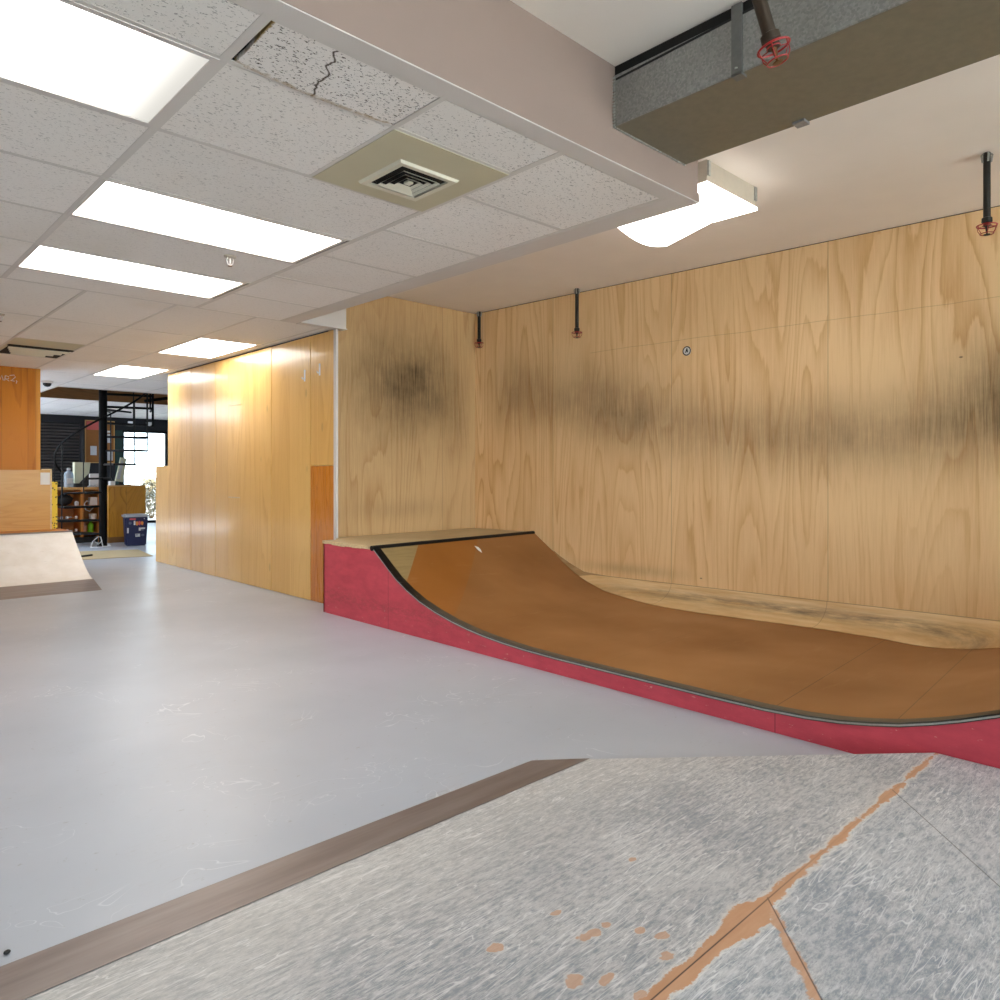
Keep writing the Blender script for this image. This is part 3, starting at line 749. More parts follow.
# ------------------------------------------------------------------ sprinklers
def sprinkler(loc, length, label, pipe='pipe_dark', r=.017, guard=True):
    x, y = loc; zt = ZH
    t = thing('sprinkler_pipe', (x, y, ZH), label, 'sprinkler', 'pendant fire sprinklers')
    zb = zt - length
    MB().lathe(x, y, [(r, zt), (r, zb)], 14).build('pipe', pipe, t, smooth=True)
    b = MB()
    for a in range(4):
        a = a * PI / 2 + .5
        b.tube([(x + math.cos(a)*.018, y + math.sin(a)*.018, zt - .004), (x + math.cos(a)*.026, y + math.sin(a)*.026, zt - .012), (x + math.cos(a)*.02, y + math.sin(a)*.02, zt - .05)], .005, 6)
    b.build('hanger', 'galvclip', t)
    MB().lathe(x, y, [(r, zb + .012), (r + .008, zb + .008), (r + .009, zb - .012), (r + .001, zb - .02), (r - .002, zb - .035)], 12).build('coupling', pipe, t, smooth=True)
    MB().lathe(x, y, [(.010, zb - .03), (.007, zb - .05), (.004, zb - .075), (.016, zb - .078), (.016, zb - .081)], 12).build('sprinkler_head', 'brass' if pipe == 'pipe' else 'pipe_dark', t)
    b = MB(); rr = .047; zg = zb - .032; zd = zb - .075
    circ = lambda rad, z, n=24: [(x + rad*math.cos(k*2*PI/n), y + rad*math.sin(k*2*PI/n), z) for k in range(n)]
    b.tube(circ(rr, zg), .0034, 6, closed=True); b.tube(circ(rr*.66, zd), .0024, 6, closed=True); b.tube(circ(.02, zg), .002, 6, closed=True)
    for k in range(6):
        a = k * PI / 3 + .3; c, s_ = math.cos(a), math.sin(a)
        b.tube([(x + rr*c, y + rr*s_, zg), (x + rr*.98*c, y + rr*.98*s_, zg - .02), (x + rr*.66*c, y + rr*.66*s_, zd)], .0017, 6)
        if k % 2: b.tube([(x + rr*c, y + rr*s_, zg), (x + .02*c, y + .02*s_, zg)], .0017, 6)
    b.build('wire_guard', 'redwire', t)
    return t
sprinkler((5.147, 5.70), .30, 'dark sprinkler pipe with red guard in the corner of the two plywood walls')
sprinkler((5.155, 4.36), .375, 'dark sprinkler pipe with guard midway along the plywood back wall')
sprinkler((4.549, 1.002), .355, 'dark sprinkler pipe with red guard at the right edge of the photo')
t = sprinkler((2.11, 1.03), .40, 'brown sprinkler pipe with red wire basket beside the galvanised duct', 'pipe', .0205)
# it hangs out of plumb
t.rotation_euler = (math.radians(-11.5), math.radians(-12), 0)
t.location = (2.034, 1.104, ZH)

def flush_head(x, y, label):
    t = thing('flush_sprinkler', (x, y, ZL), label, 'sprinkler', 'small flush sprinkler heads')
    MB().lathe(x, y, [(.036, ZL), (.034, ZL - .007), (.02, ZL - .010), (.012, ZL - .012)], 20).build('escutcheon', 'fixture', t, smooth=True)
    b = MB()
    for s_ in (-1, 1): b.tube([(x + s_*.012, y, ZL - .01), (x + s_*.02, y, ZL - .025), (x + s_*.018, y, ZL - .045), (x, y, ZL - .056)], .0042, 6)
    b.tube([(x, y, ZL - .01), (x, y, ZL - .056)], .004, 6)
    b.build('yoke', 'white_trim', t)
    MB().lathe(x, y, [(.013, ZL - .062), (.013, ZL - .059)], 14).build('deflector', 'brass', t)
flush_head(1.838, 4.262, 'small white flush sprinkler head between the two long light panels')
flush_head(1.149, 7.12, 'flush sprinkler head cut off by the left photo edge')

# dome camera
t = thing('dome_camera', (2.47, 11.85, ZL), 'dark smoked dome camera on the ceiling near the stair opening', 'camera')
MB().lathe(2.47, 11.85, [(.075, ZL), (.075, ZL - .02), (.06, ZL - .03)], 20).build('base', 'white_trim', t)
MB().lathe(2.47, 11.85, [(.055, ZL - .03), (.05, ZL - .055), (.03, ZL - .075), (.004, ZL - .08)], 20).build('dome', 'dark', t, smooth=True)

# ------------------------------------------------------------------ the mini ramp
XF = 3.235
PR = [(4.83, .610), (4.74, .548), (4.627, .470), (4.523, .402), (4.38, .33), (4.225, .268), (4.05, .218), (3.863, .177), (3.70, .150), (3.535, .130), (3.35, .115), (3.166, .106), (2.9, .1), (2.7, .1), (2.3, .1), (1.9, .1), (1.6, .103), (1.4, .113), (1.253, .129), (1.13, .15), (1.015, .175), (.9, .21), (.8, .245), (.67, .297), (.55, .355), (.42, .43), (.30, .51), (.17, .61)]
def zr(y):
    if y >= PR[0][0]: return PR[0][1]
    if y <= PR[-1][0]: return PR[-1][1]
    for (a, za), (c, zc) in zip(PR, PR[1:]):
        if c <= y <= a: return zc + (za - zc) * (y - c) / (a - c)
RP = thing('mini_ramp', (4.2, 2.5, 0), 'wide brown skate mini ramp with red side panel against the plywood walls', 'skate ramp')
def surfpt(y, x, dz=0.0):
    return (x, y + KB * (x - XF), zr(y) + dz)
yy = []
for (a, _), (c, _) in zip(PR, PR[1:]): yy += [a, (a + c) / 2]
yy.append(PR[-1][0])
def cov_d(Y):     # how far the curved kick strip stands out from the wall
    pts = [(4.75, 0), (4.5, .08), (4.28, .16), (3.95, .26), (3.4, .29), (2.86, .275), (2.1, .255), (1.73, .30), (1.4, .47), (1.0, .62), (.75, .7)]
    if Y >= pts[0][0]: return 0
    for (a, da), (c, dc) in zip(pts, pts[1:]):
        if c <= Y <= a: return dc + (da - dc) * (Y - c) / (a - c)
    return .3
rows = []
for y in yy:
    xe = wallX(y + .14) - .012
    rows.append([surfpt(y, XF + .004 + (xe - XF - .004) * i / 8) for i in range(9)])
MB().grid(rows, (0, 0, -.02)).build('riding_surface', 'masonite', RP, smooth=True)
# red side panel
pts = [(XF, 5.59, 0), (XF, 5.59, .592), (XF, 4.86, .592)] + [(XF, y, zr(y) - .006) for y, _ in PR] + [(XF, .14, .592), (XF, -.8, .592), (XF, -.8, 0)]
MB().prism(pts, (.018, 0, 0)).build('side_panel', 'red', RP)
MB().box(XF, 3.428, 5.572, 5.59, 0, .592).build('end_panel', 'red', RP)
MB().box(XF, wallX(-.8) - .02, -.8, -.782, 0, .592).build('end_panel', 'red', RP)
# decks
dk = [(XF - .003, 4.845, .594), (wallX(4.98) - .012, 4.845 + KB * 1.98, .594), (5.175 - .012, 5.782, .594), (3.475, 5.782, .594), (3.475, 5.735, .594), (3.42, 5.69, .594), (3.42, 5.6, .594), (XF - .003, 5.6, .594)]
MB().prism(dk, (0, 0, .022)).build('deck', 'deck', RP)
MB().prism([(XF - .003, .15, .594), (wallX(.2) - .012, .15 + KB * 2.2, .594), (wallX(-.8) - .012, -.79, .594), (XF - .003, -.79, .594)], (0, 0, .022)).build('deck', 'deck', RP)
# raw plywood edge of the deck along the red side
b = MB(); y = 4.90
while y < 5.59:
    l = R.uniform(.03, .1); b.box(XF - .0045, XF + .004, y, min(5.6, y + l), .597 - R.uniform(0, .012), .6165); y += l + .0005
b.build('deck_edge', 'ply_edge', RP)
# coping
for (y0, nm) in ((4.835, 'coping'), (.165, 'coping')):
    MB().tube([(XF - .012, y0 - KB * .01, .606), (wallX(y0 + .14) - .012, y0 + KB * 2.0, .606)], .021, 12).build(nm, 'blackpaint', RP, smooth=True)
# steel edge along the front of the riding surface
rows = [[(XF - .004, y, zr(y) - .012), (XF - .004, y, zr(y) + .0045), (XF + .02, y, zr(y) + .005), (XF + .062, y + .003, zr(y) + .004)] for y in yy]
def mk_edge():
    s = NM('edge_steel'); x, y, z = s.xyz()[:3]
    n = s.noise(s.mapv((30, 6, 30)), 1.0, 4, .7)
    c = s.mix(s.smooth(z, .34, .16), C('0f0f10'), C('5d5b55'))
    c = s.mix(s.smooth(n, .62, .75, 0, .5), c, C('9aa0a0'))
    return s.bsdf(c, .4, .5)
M['edge'] = mk_edge()
MB().grid(rows, (.001, 0, -.003)).build('edge_strip', 'edge', RP)
rows = [[(XF - .0065, y, zr(y) - .010), (XF - .0065, y, zr(y) - .003)] for y in yy]
MB().grid(rows, (.003, 0, 0)).build('edge_lip', 'galvclip', RP)
# white sticker near the coping
xs_ = 4.3; ys_ = 4.66 + KB * (xs_ - XF)
def on_ramp(x, y): return (x, y, zr(y - KB * (x - XF)) + .003)
o = MB().prism([on_ramp(4.29, 4.815), on_ramp(4.325, 4.80), on_ramp(4.325, 4.765), on_ramp(4.31, 4.735), on_ramp(4.292, 4.765)], (0, 0, .0015)).build('sticker', 'paper')
tag(o, 'small white torn sticker on the brown ramp just below the coping', 'sticker')

# curved kick strip along the foot of the back wall
rows = []
Y = 4.72
while Y > .78:
    d = cov_d(Y); xw = wallX(Y) - .004
    zb = zr(Y - KB * (xw - d - XF)) + .0035
    zt_ = .262 if Y < 4.1 else .262 + (Y - 4.1) * .05
    zt_ = max(zt_, zb + .002)
    r_ = []
    for i in range(9):
        a = i / 8 * PI / 2
        r_.append((xw - d * (1 - math.sin(a)) , Y, zb + (zt_ - zb) * (1 - math.cos(a))))
    rows.append(r_); Y -= .06
struct(MB().grid(rows, (.004, 0, -.004)).build('baseboard_back', 'cove', smooth=True))

# round badge sticker on the back wall
byy = 3.315; bx = wallX(byy) - .004
t = thing('badge', (bx, byy, 2.223), 'small round white badge with dark rim on the plywood back wall', 'sticker')
def disc(cx_, cy_, cz_, r, th, seg=24):
    b_ = MB(); b_.prism([(cx_, cy_ + r*math.cos(k*2*PI/seg), cz_ + r*math.sin(k*2*PI/seg)) for k in range(seg)], (th, 0, 0)); return b_
disc(bx, byy, 2.223, .040, .003).build('badge_face', 'paper', t)
MB().tube([(bx - .001, byy + .035*math.cos(k*2*PI/28), 2.223 + .035*math.sin(k*2*PI/28)) for k in range(28)], .0045, 6, closed=True).build('badge_rim', 'dark', t)
b = MB().tube([(bx - .002, byy + .010, 2.208), (bx - .002, byy - .003, 2.244)], .0045, 5).tube([(bx - .002, byy - .003, 2.244), (bx - .002, byy - .009, 2.210)], .0045, 5).tube([(bx - .002, byy + .006, 2.222), (bx - .002, byy - .008, 2.222)], .004, 5)
b.build('badge_mark', 'dark', t)

# ------------------------------------------------------------------ foreground bank
BK = thing('skate_bank', (1.3, .8, 0), 'low scratched grey skate bank in the foreground with a worn orange crease', 'skate ramp')
ZB = .095; CY = .885
b = MB()
x_l = -1.6
slope = []
n = 24
# sloping face
rows = []
for j in range(9):
    q = j / 8
    y = 1.935 + (CY - 1.935) * q; z = .006 + (ZB - .006) * q
    xr = 2.362 + (3.225 - 2.362) * q
    rows.append([(x_l + (xr - x_l) * i / n, y, z) for i in range(n + 1)])
rows.append([(x_l + (3.225 - x_l) * i / n, -.9, ZB) for i in range(n + 1)])
b.grid(rows)
b.build('bank_surface', 'bank', BK)
b = MB().prism([(2.362, 1.935, 0), (3.225, CY, 0), (3.225, CY, ZB - .001), (2.362, 1.935, .005)], (-.012, -.009, 0)).box(3.205, 3.225, -.9, CY, 0, ZB - .001).box(x_l, 3.225, -.9, -.885, 0, ZB - .001)
b.build('skirt', 'ply_edge', BK)
b = MB().prism([(x_l, 2.125, .0005), (2.196, 2.10, .0005), (2.372, 1.930, .0005), (2.372, 1.930, .0065), (2.2, 1.935, .0085), (x_l, 1.935, .0085)], (0, 0, 0.0))
b.b.free(); b = MB()
b.grid([[(x_l, 2.13, .001), (2.19, 2.098, .001)], [(x_l, 1.932, .009), (2.366, 1.932, .009)]], (0, 0, -.0008))
b.build('transition_plate', 'steel', BK)

# ------------------------------------------------------------------ left quarter pipe
QP = thing('quarter_pipe', (.6, 9.8, 0), 'cream quarter pipe at the left edge with steel lip and toe plate', 'skate ramp')
qp = [(9.082, .004), (9.15, .014), (9.22, .035), (9.31, .073), (9.41, .122), (9.52, .19), (9.62, .256), (9.73, .325), (9.84, .395), (9.93, .462), (9.97, .492)]
XL, XR = -1.2, 2.341
MB().grid([[(XL + (XR - XL) * i / 6, y, z) for i in range(7)] for y, z in qp], (0, 0, -.012)).build('riding_surface', 'creamply', QP, smooth=True)
MB().grid([[(XL, 8.225, .001), (2.20, 8.215, .001)], [(XL, 9.085, .008), (XR + .004, 9.085, .008)]], (0, 0, -.0008)).build('transition_plate', 'steel', QP)
MB().prism([(XR - .02, y, z - .012 if z > .02 else 0) for y, z in qp] + [(XR - .02, 10.5, .48), (XR - .02, 10.5, 0)], (.018, 0, 0)).build('side_panel', 'shelfwood', QP)
MB().box(XL, XR, 9.985, 10.512, .474, .494).build('deck', M['shelfwood'], QP)
MB().box(XL, XR + .002, 9.952, 10.02, .488, .5, .003).build('coping', 'steel', QP)

# half-height plywood barrier standing behind the deck
t = thing('plywood_barrier', (1.2, 10.5, .494), 'half-height plywood barrier with a yellow spotted end, behind the cream quarter pipe', 'barrier')
MB().box(-1.0, 2.222, 10.465, 10.495, .495, 1.238).build('panel', 'barrier', t)
b = MB().box(2.213, 2.233, 10.462, 10.50, .495, 1.25).box(2.12, 2.233, 10.462, 10.50, 1.238, 1.252)
b.build('edge_cap', 'ply_edge', t)
MB().box(2.234, 2.297, 10.48, 10.51, .50, 1.09).build('yellow_end', 'yellow', t)
b = MB().box(2.108, 2.21, 10.4595, 10.4618, 1.055, 1.205); o = b.build('paper_notice', 'paper', t)
b = MB()
for k, w in enumerate((.05, .062, .045, .06, .05)): b.box(2.128, 2.128 + w, 10.4585, 10.4592, 1.165 - .018*k, 1.170 - .018*k)
b.build('print', 'papergrey', o)

# hooks on the plank wall
for y, z, lab in ((6.267, 2.125, 'white plastic wall hook on the varnished boards, left one of two'), (5.989, 2.155, 'white plastic wall hook on the varnished boards, nearest the white corner trim')):
    t = thing('wall_hook', (3.43, y, z), lab, 'hook', 'white hooks on the board wall')
    MB().box(3.424, 3.429, y - .013, y + .013, z - .055, z + .055, .002).build('hook_plate', 'white', t)
    MB().tube([(3.424, y, z - .025), (3.408, y, z - .035), (3.402, y, z - .03), (3.400, y, z - .015)], .005, 8).build('hook_arm', 'white', t)
# dark splits and white tape marks on the boards
for y, z, h, l, m_, la in ((7.82, 1.955, .006, .30, 'ply_edge', 'pale tape strip across a varnished board, the upper of two in one column'), (7.84, .93, .006, .30, 'ply_edge', 'pale tape strip across a varnished board, the lower of two in one column')):
    o = MB().box(3.4265, 3.4295, y - l/2, y + l/2, z - h, z + h).build('tape_strip', m_); tag(o, la, 'tape')

# ------------------------------------------------------------------ back of the shop
# spiral staircase
PX, PY, SR = 3.534, 13.137, .68
ST = thing('spiral_staircase', (PX, PY, 0), 'black steel spiral staircase rising through the ceiling opening', 'staircase')
MB().lathe(PX, PY, [(.09, 0), (.09, .012), (.062, .013), (.062, 3.3)], 20).build('pole', 'black', ST, smooth=True)
Lf = Vector((-.966, .26)); Fr = Vector((-.26, -.966))
def sdir(deg): a = math.radians(deg); return Lf * math.cos(a) + Fr * math.sin(a)
hand = []
for k in range(1, 11):
    a0 = -42 + 32 * (k - 1); z = .215 + .228 * (k - 1)
    b = MB()
    p = [(PX + sdir(a0 - 15).x * .06, PY + sdir(a0 - 15).y * .06)]
    for q in (-15, -7, 0, 7, 15): d = sdir(a0 + q); p.append((PX + d.x * SR, PY + d.y * SR))
    p.append((PX + sdir(a0 + 15).x * .06, PY + sdir(a0 + 15).y * .06))
    b.prism([(x, y, z - .008) for x, y in p], (0, 0, .008))
    d0, d1_ = sdir(a0 - 15), sdir(a0 + 15)
    b.tube([(PX + d0.x*.05, PY + d0.y*.05, z - .02), (PX + d0.x*SR, PY + d0.y*SR, z - .02)], .014, 6)
    b.tube([(PX + d1_.x*.05, PY + d1_.y*.05, z - .02), (PX + d1_.x*SR, PY + d1_.y*SR, z - .02)], .014, 6)
    b.build('tread', 'blackpaint', ST)
    if k <= 9:
        d = sdir(a0 + 13)
        top = z + .93
        MB().tube([(PX + d.x*SR, PY + d.y*SR, z - .02), (PX + d.x*SR, PY + d.y*SR, min(top + .06, 2.9))], .0095, 8).build('baluster', 'blackpaint', ST)
for i in range(0, 61):
    a = -42 + 13 + i * (32 * 8.2) / 60; z = .215 + .228 * (a + 42 - 13) / 32 + 1.0
    d = sdir(a); hand.append((PX + d.x*SR, PY + d.y*SR, min(z, 2.95)))
MB().tube(hand, .016, 8).build('handrail', 'black', ST, smooth=True)
# landing frame to the right of the pole
Rt = Vector((.966, -.26)); Bk = Vector((.26, .966))
def sp(r, f, z): v = Rt * r + Bk * f; return (PX + v.x, PY + v.y, z)
b = MB()
for z in (2.29, 2.50): b.tube([sp(.05, .0, z), sp(.74, .0, z)], .022, 6); b.tube([sp(.74, 0, z), sp(.74, .7, z)], .018, 6)
b.tube([sp(.74, 0, 1.98), sp(.74, 0, 2.75)], .018, 6).tube([sp(.70, 0, 2.28), sp(.70, 0, 2.7)], .014, 6)
b.tube([sp(.62, .1, 2.42), sp(1.7, .5, 2.66)], .03, 6)
b.build('landing', 'black', ST)

# open shelf counter behind the stairs
x0, x1, y0, y1 = 2.45, 3.70, 13.95, 14.45
SH = thing('shelf_counter', (3.08, 14.2, 0), 'orange-brown open shelf counter behind the spiral stairs', 'shelf')
MB().box(x0, x1, y0, y1, .915, .955).build('counter_top', 'shelfedge', SH)
b = MB().box(x0, x0 + .02, y0, y1, 0, .915).box(x1 - .02, x1, y0, y1, 0, .915).box(3.41, 3.45, y0, y1, .1, .915).box(x0, x1, y1 - .02, y1, 0, .915)
b.build('carcass', 'shelfwood', SH)
for z, xa, xb in ((.15, x0, x1), (.37, x0, x1), (.62, x0, x1)): MB().box(xa + .021, xb - .021, y0 + .01, y1 - .021, z, z + .02).build('shelf_board', 'shelfwood', SH)
MB().box(x0, x1, y0 + .02, y0 + .03, 0, .1).build('kick_board', 'dark', SH)

def obj1(mb, name, mat, label, cat, group=None, smooth=False): return tag(mb.build(name, mat, smooth=smooth), label, cat, group)
# on the counter
t = thing('water_jug', (3.27, 14.15, .955), 'clear water jug standing on the shelf counter below the shutter', 'jug')
MB().lathe(3.27, 14.15, [(.070, .956), (.074, .97), (.074, 1.15), (.066, 1.2), (.03, 1.235), (.024, 1.25)], 18).build('jug_body', 'jug', t, smooth=True)
MB().lathe(3.27, 14.15, [(.03, 1.25), (.03, 1.285), (.012, 1.29)], 14).build('cap', 'papergrey', t)
MB().prism([(3.225, 14.072, 1.02), (3.315, 14.072, 1.02), (3.315, 14.072, 1.11), (3.225, 14.072, 1.11)], (0, .003, 0)).build('jug_label', 'papergrey', t)
t = thing('cash_register', (3.50, 14.25, .955), 'cream till with tilted dark screen seen from behind on the shelf counter', 'till')
MB().prism([(3.37, 14.10, .956), (3.60, 14.10, .956), (3.60, 14.10, 1.02), (3.37, 14.10, 1.02)], (0, .32, 0)).build('till_base', 'dark', t)
MB().prism([(3.375, 14.2, 1.02), (3.44, 14.2, 1.02), (3.60, 14.2, 1.20), (3.62, 14.2, 1.385), (3.375, 14.2, 1.39)], (0, .14, 0)).build('till_body', 'cream', t)
MB().prism([(3.47, 14.18, 1.0), (3.60, 14.18, 1.0), (3.605, 14.18, 1.19), (3.56, 14.18, 1.12)], (0, .03, 0)).build('till_arm', 'dark', t)
b = MB().box(3.56, 3.70, 14.0, 14.07, .956, 1.19, .004); obj1(b, 'white_box', 'white', 'upright white box on the counter left of the stair pole', 'box')
b = MB().box(3.52, 3.66, 13.96, 13.995, .956, .975)
for k in range(4): b.box(3.53 + .03*k, 3.55 + .03*k, 13.96, 13.99, .975, .985 + .01*(k % 2))
obj1(b, 'keypad', 'papergrey', 'small grey keypad lying at the front edge of the shelf counter', 'keypad')
# bag, gadget, cup, bottles, loose parts on the shelves
t = thing('black_bag', (3.2, 14.1, .64), 'bulging black bag on the upper left shelf of the counter', 'bag')
b = MB(); bmesh.ops.create_uvsphere(b.b, u_segments=18, v_segments=12, radius=1)
for v in b.b.verts: v.co = Vector((3.19 + v.co.x*.13*(1 + .08*math.sin(7*v.co.z)), 14.10 + v.co.y*.13, .742 + v.co.z*.1*(1 + .1*math.cos(5*v.co.x))))
b.build('bag_body', 'bag', t, smooth=True)
MB().tube([(3.12, 13.99, .80), (3.15, 13.955, .85), (3.22, 13.955, .85), (3.26, 13.99, .80)], .008, 8).build('bag_strap', 'dark', t)
t = thing('label_printer', (3.6, 14.08, .64), 'white desk gadget with a dangling white cable on the upper right shelf', 'printer')
MB().prism([(3.55, 14.0, .641), (3.675, 14.0, .641), (3.675, 14.0, .78), (3.57, 14.0, .78)], (0, .12, 0)).build('gadget_body', 'white', t)
MB().tube([(3.56, 13.99, .70), (3.50, 13.965, .72), (3.46, 13.95, .67), (3.48, 13.94, .57), (3.54, 13.94, .54), (3.60, 13.945, .60), (3.62, 13.97, .65)], .006, 6).build('cable', 'white', t, smooth=True)
b = MB().lathe(3.62, 14.06, [(.045, .391), (.058, .40), (.062, .49), (.058, .49), (.05, .405), (.002, .402)], 16)
obj1(b, 'white_tub', 'white', 'white round tub on the middle shelf beside the stair pole', 'tub', smooth=True)
b = MB().lathe(3.585, 14.06, [(.042, .171), (.045, .18), (.045, .30), (.03, .325), (.02, .335), (.02, .35), (.002, .352)], 16)
obj1(b, 'green_bottle', 'lime', 'lime green bottle on the lowest shelf of the counter', 'bottle', smooth=True)
b = MB().lathe(3.485, 14.06, [(.035, .171), (.038, .18), (.038, .29), (.02, .31), (.016, .34), (.002, .342)], 16)
obj1(b, 'pink_bottle', 'pinkbottle', 'dusty pink bottle left of the lime green bottle', 'bottle', smooth=True)
# skateboard trucks lying on shelves
def truck(x, y, z, a, label):
    t = thing('skateboard_truck', (x, y, z), label, 'skateboard truck', 'skateboard trucks on the shelves')
    c, s_ = math.cos(a), math.sin(a)
    p = lambda u, v, w: (x + u*c - v*s_, y + u*s_ + v*c, z + w)
    MB().tube([p(-.08, 0, .045), p(.08, 0, .045)], .007, 8).build('axle', 'chrome', t)
    MB().tube([p(-.055, 0, .042), p(0, 0, .05), p(.055, 0, .042)], [.012, .018, .012], 8).build('hanger', 'chrome', t)
    MB().obox((x, y), (c, s_), (-s_, c), .028, .04, z, z + .008).build('baseplate', 'chrome', t)
    for u in (-.07, .07): MB().tube([p(u - .015, 0, .045), p(u + .015, 0, .045)], .027, 12).build('wheel', 'white', t)
k = 0
for x, z, where in ((3.07, .391, 'middle shelf, left of its pair'), (3.29, .391, 'middle shelf, beside the divider'), (3.08, .171, 'lowest shelf, left of its pair'), (3.29, .171, 'lowest shelf, beside the divider')):
    truck(x, 14.05, z, .2 * (k % 2) - .1, 'chrome skateboard truck on the ' + where); k += 1
t = thing('white_speaker', (3.335, 14.04, .64), 'tiny white gadget between the black bag and the shelf divider', 'gadget')
MB().lathe(3.365, 14.04, [(.03, .641), (.034, .66), (.034, .70), (.02, .715)], 14).build('gadget_shell', 'white', t, smooth=True)
MB().lathe(3.365, 14.04, [(.012, .715), (.012, .722)], 10).build('button', 'papergrey', t)

# service counter cabinet right of the pole
x0, x1, y0, y1 = 3.74, 4.335, 13.58, 14.2
t = thing('cabinet', (4.03, 13.9, 0), 'golden plywood service cabinet right of the stair pole', 'cabinet')
MB().box(x0, x1, y0, y1, .10, .965).build('body', 'cab', t)
MB().box(x0, x1 - .0, y0, y1, .965, .985).build('top', 'shelfedge', t)
MB().box(x0 + .01, x1 - .01, y0 + .03, y1, 0, .10).build('plinth', M['fascia'], t)
t = thing('computer_monitor', (4.03, 13.9, .985), 'pale monitor tilted on the golden plywood cabinet', 'monitor')
MB().prism([(3.93, 13.88, 1.06), (4.06, 13.88, 1.04), (4.115, 13.88, 1.46), (4.02, 13.88, 1.475)], (0, .045, 0)).build('screen_back', 'cream', t)
MB().prism([(3.95, 13.879, 1.10), (4.00, 13.879, 1.09), (4.06, 13.879, 1.40), (4.03, 13.879, 1.42)], (0, -.012, 0)).build('hinge_cover', 'papergrey', t)
b = MB().box(3.90, 4.16, 13.78, 14.02, .986, 1.0).box(4.0, 4.04, 13.9, 13.93, 1.0, 1.1); b.build('stand', 'dark', t)
MB().tube([(4.12, 13.9, 1.25), (4.17, 13.9, 1.15), (4.18, 13.9, 1.05), (4.15, 13.9, .99)], .006, 6).build('cable', 'dark', t)
b = MB().box(3.80, 3.88, 13.7, 13.82, .986, 1.06, .004); obj1(b, 'card_reader', 'white', 'small white card reader beside the monitor on the cabinet', 'card reader')

# blue bin
t = thing('trash_bin', (3.93, 12.9, 0), 'dark blue plastic bin with grey lid and stickers beside the cabinet', 'bin')
vx, vy = Vector((.985, -.17)), Vector((.17, .985))
def bp(u, v, z): q = vx*u + vy*v; return (3.765 + q.x, 12.79 + q.y, z)
b = MB(); tp, bt = .0, .025
low = [bp(bt, bt, .0), bp(.345 - bt, bt, .0), bp(.345 - bt, .30 - bt, .0), bp(bt, .30 - bt, .0)]
hi = [bp(0, 0, .475), bp(.345, 0, .475), bp(.345, .30, .475), bp(0, .30, .475)]
la = [b.b.verts.new(p) for p in low]; ha = [b.b.verts.new(p) for p in hi]
b.b.faces.new(la[::-1]); b.b.faces.new(ha)
for i in range(4): b.b.faces.new((la[i], la[(i+1) % 4], ha[(i+1) % 4], ha[i]))
bmesh.ops.bevel(b.b, geom=list(b.b.edges), offset=.015, segments=2, affect='EDGES')
b.build('bin_body', 'bluebin', t, smooth=True)
b = MB().prism([bp(-.015, -.015, .476), bp(.36, -.015, .476), bp(.36, .315, .476), bp(-.015, .315, .476)], (0, 0, .03)).prism([bp(.01, .01, .506), bp(.335, .01, .506), bp(.335, .29, .506), bp(.01, .29, .506)], (0, 0, .012))
b.build('lid', 'greylid', t)
M['orange_st'] = plain('orange_print', 'd8893a', .6); M['red_st'] = plain('pink_red_print', 'd2555c', .6); M['silver_st'] = plain('silver_print', 'c9ced6', .5); M['dim_st'] = plain('dim_print', '56607c', .6)
def bface(u, z): f = bt * (1 - z / .475); return bp(u, f - .004, z)
def bst(u0, u1, z0, z1, mat, shape='rect'):
    b_ = MB()
    if shape == 'rect': pts = [bface(u0, z0), bface(u1, z0), bface(u1, z1), bface(u0, z1)]
    else: pts = [bface((u0+u1)/2 + (u1-u0)/2*math.cos(k*PI/6), (z0+z1)/2 + (z1-z0)/2*math.sin(k*PI/6)) for k in range(12)]
    b_.prism(pts, (.17*-.003, -.003, 0)); b_.build('sticker', mat, t)
bst(.07, .16, .43, .455, 'red_st'); bst(.28, .296, .438, .454, 'silver_st', 'o'); bst(.055, .10, .355, .40, 'dim_st', 'o')
bst(.13, .155, .345, .415, 'silver_st'); bst(.157, .20, .335, .405, 'orange_st', 'o'); bst(.195, .235, .34, .41, 'red_st', 'o'); bst(.235, .275, .34, .405, 'orange_st', 'o')
bst(.205, .235, .25, .30, 'silver_st'); bst(.235, .30, .275, .30, 'silver_st'); bst(.24, .28, .25, .272, 'dim_st')
bst(.155, .225, .15, .20, 'silver_st'); bst(.165, .195, .172, .192, 'dim_st'); bst(.24, .29, .155, .195, 'dim_st', 'o'); bst(.032, .058, .215, .30, 'silver_st')

# mat, door wedge, wire stand
o = MB().prism([(2.65, 11.25, .001), (3.62, 11.02, .001), (3.75, 12.1, .001), (2.95, 12.45, .001)], (0, 0, .006)).build('floor_mat', 'mat'); tag(o, 'tan cardboard sheet lying on the floor before the stairs', 'floor mat')
o = MB().prism([(2.78, 11.50, .008), (2.99, 11.62, .008), (3.0, 11.68, .008), (2.80, 11.56, .008)], (0, 0, .02)).build('rubber_strip', 'dark'); tag(o, 'dark rubber strip lying on the tan cardboard sheet', 'rubber strip')
t = thing('wire_stand', (3.42, 12.92, 0), 'white bent wire stand on the floor at the foot of the stair pole', 'stand')
a_ = [(3.30, 12.92, .008), (3.33, 12.94, .10), (3.42, 12.98, .17), (3.46, 12.99, .165), (3.49, 12.98, .008)]
MB().tube(a_, .008, 6).build('wire_frame', 'white', t, smooth=True)
MB().tube([(3.30, 12.92, .008), (3.36, 12.86, .008), (3.55, 12.94, .008), (3.49, 12.98, .008)], .008, 6).build('wire_foot', 'white', t, smooth=True)
MB().tube([(3.36, 12.95, .10), (3.42, 12.96, .05), (3.48, 12.98, .10)], .006, 6).build('wire_brace', 'white', t)
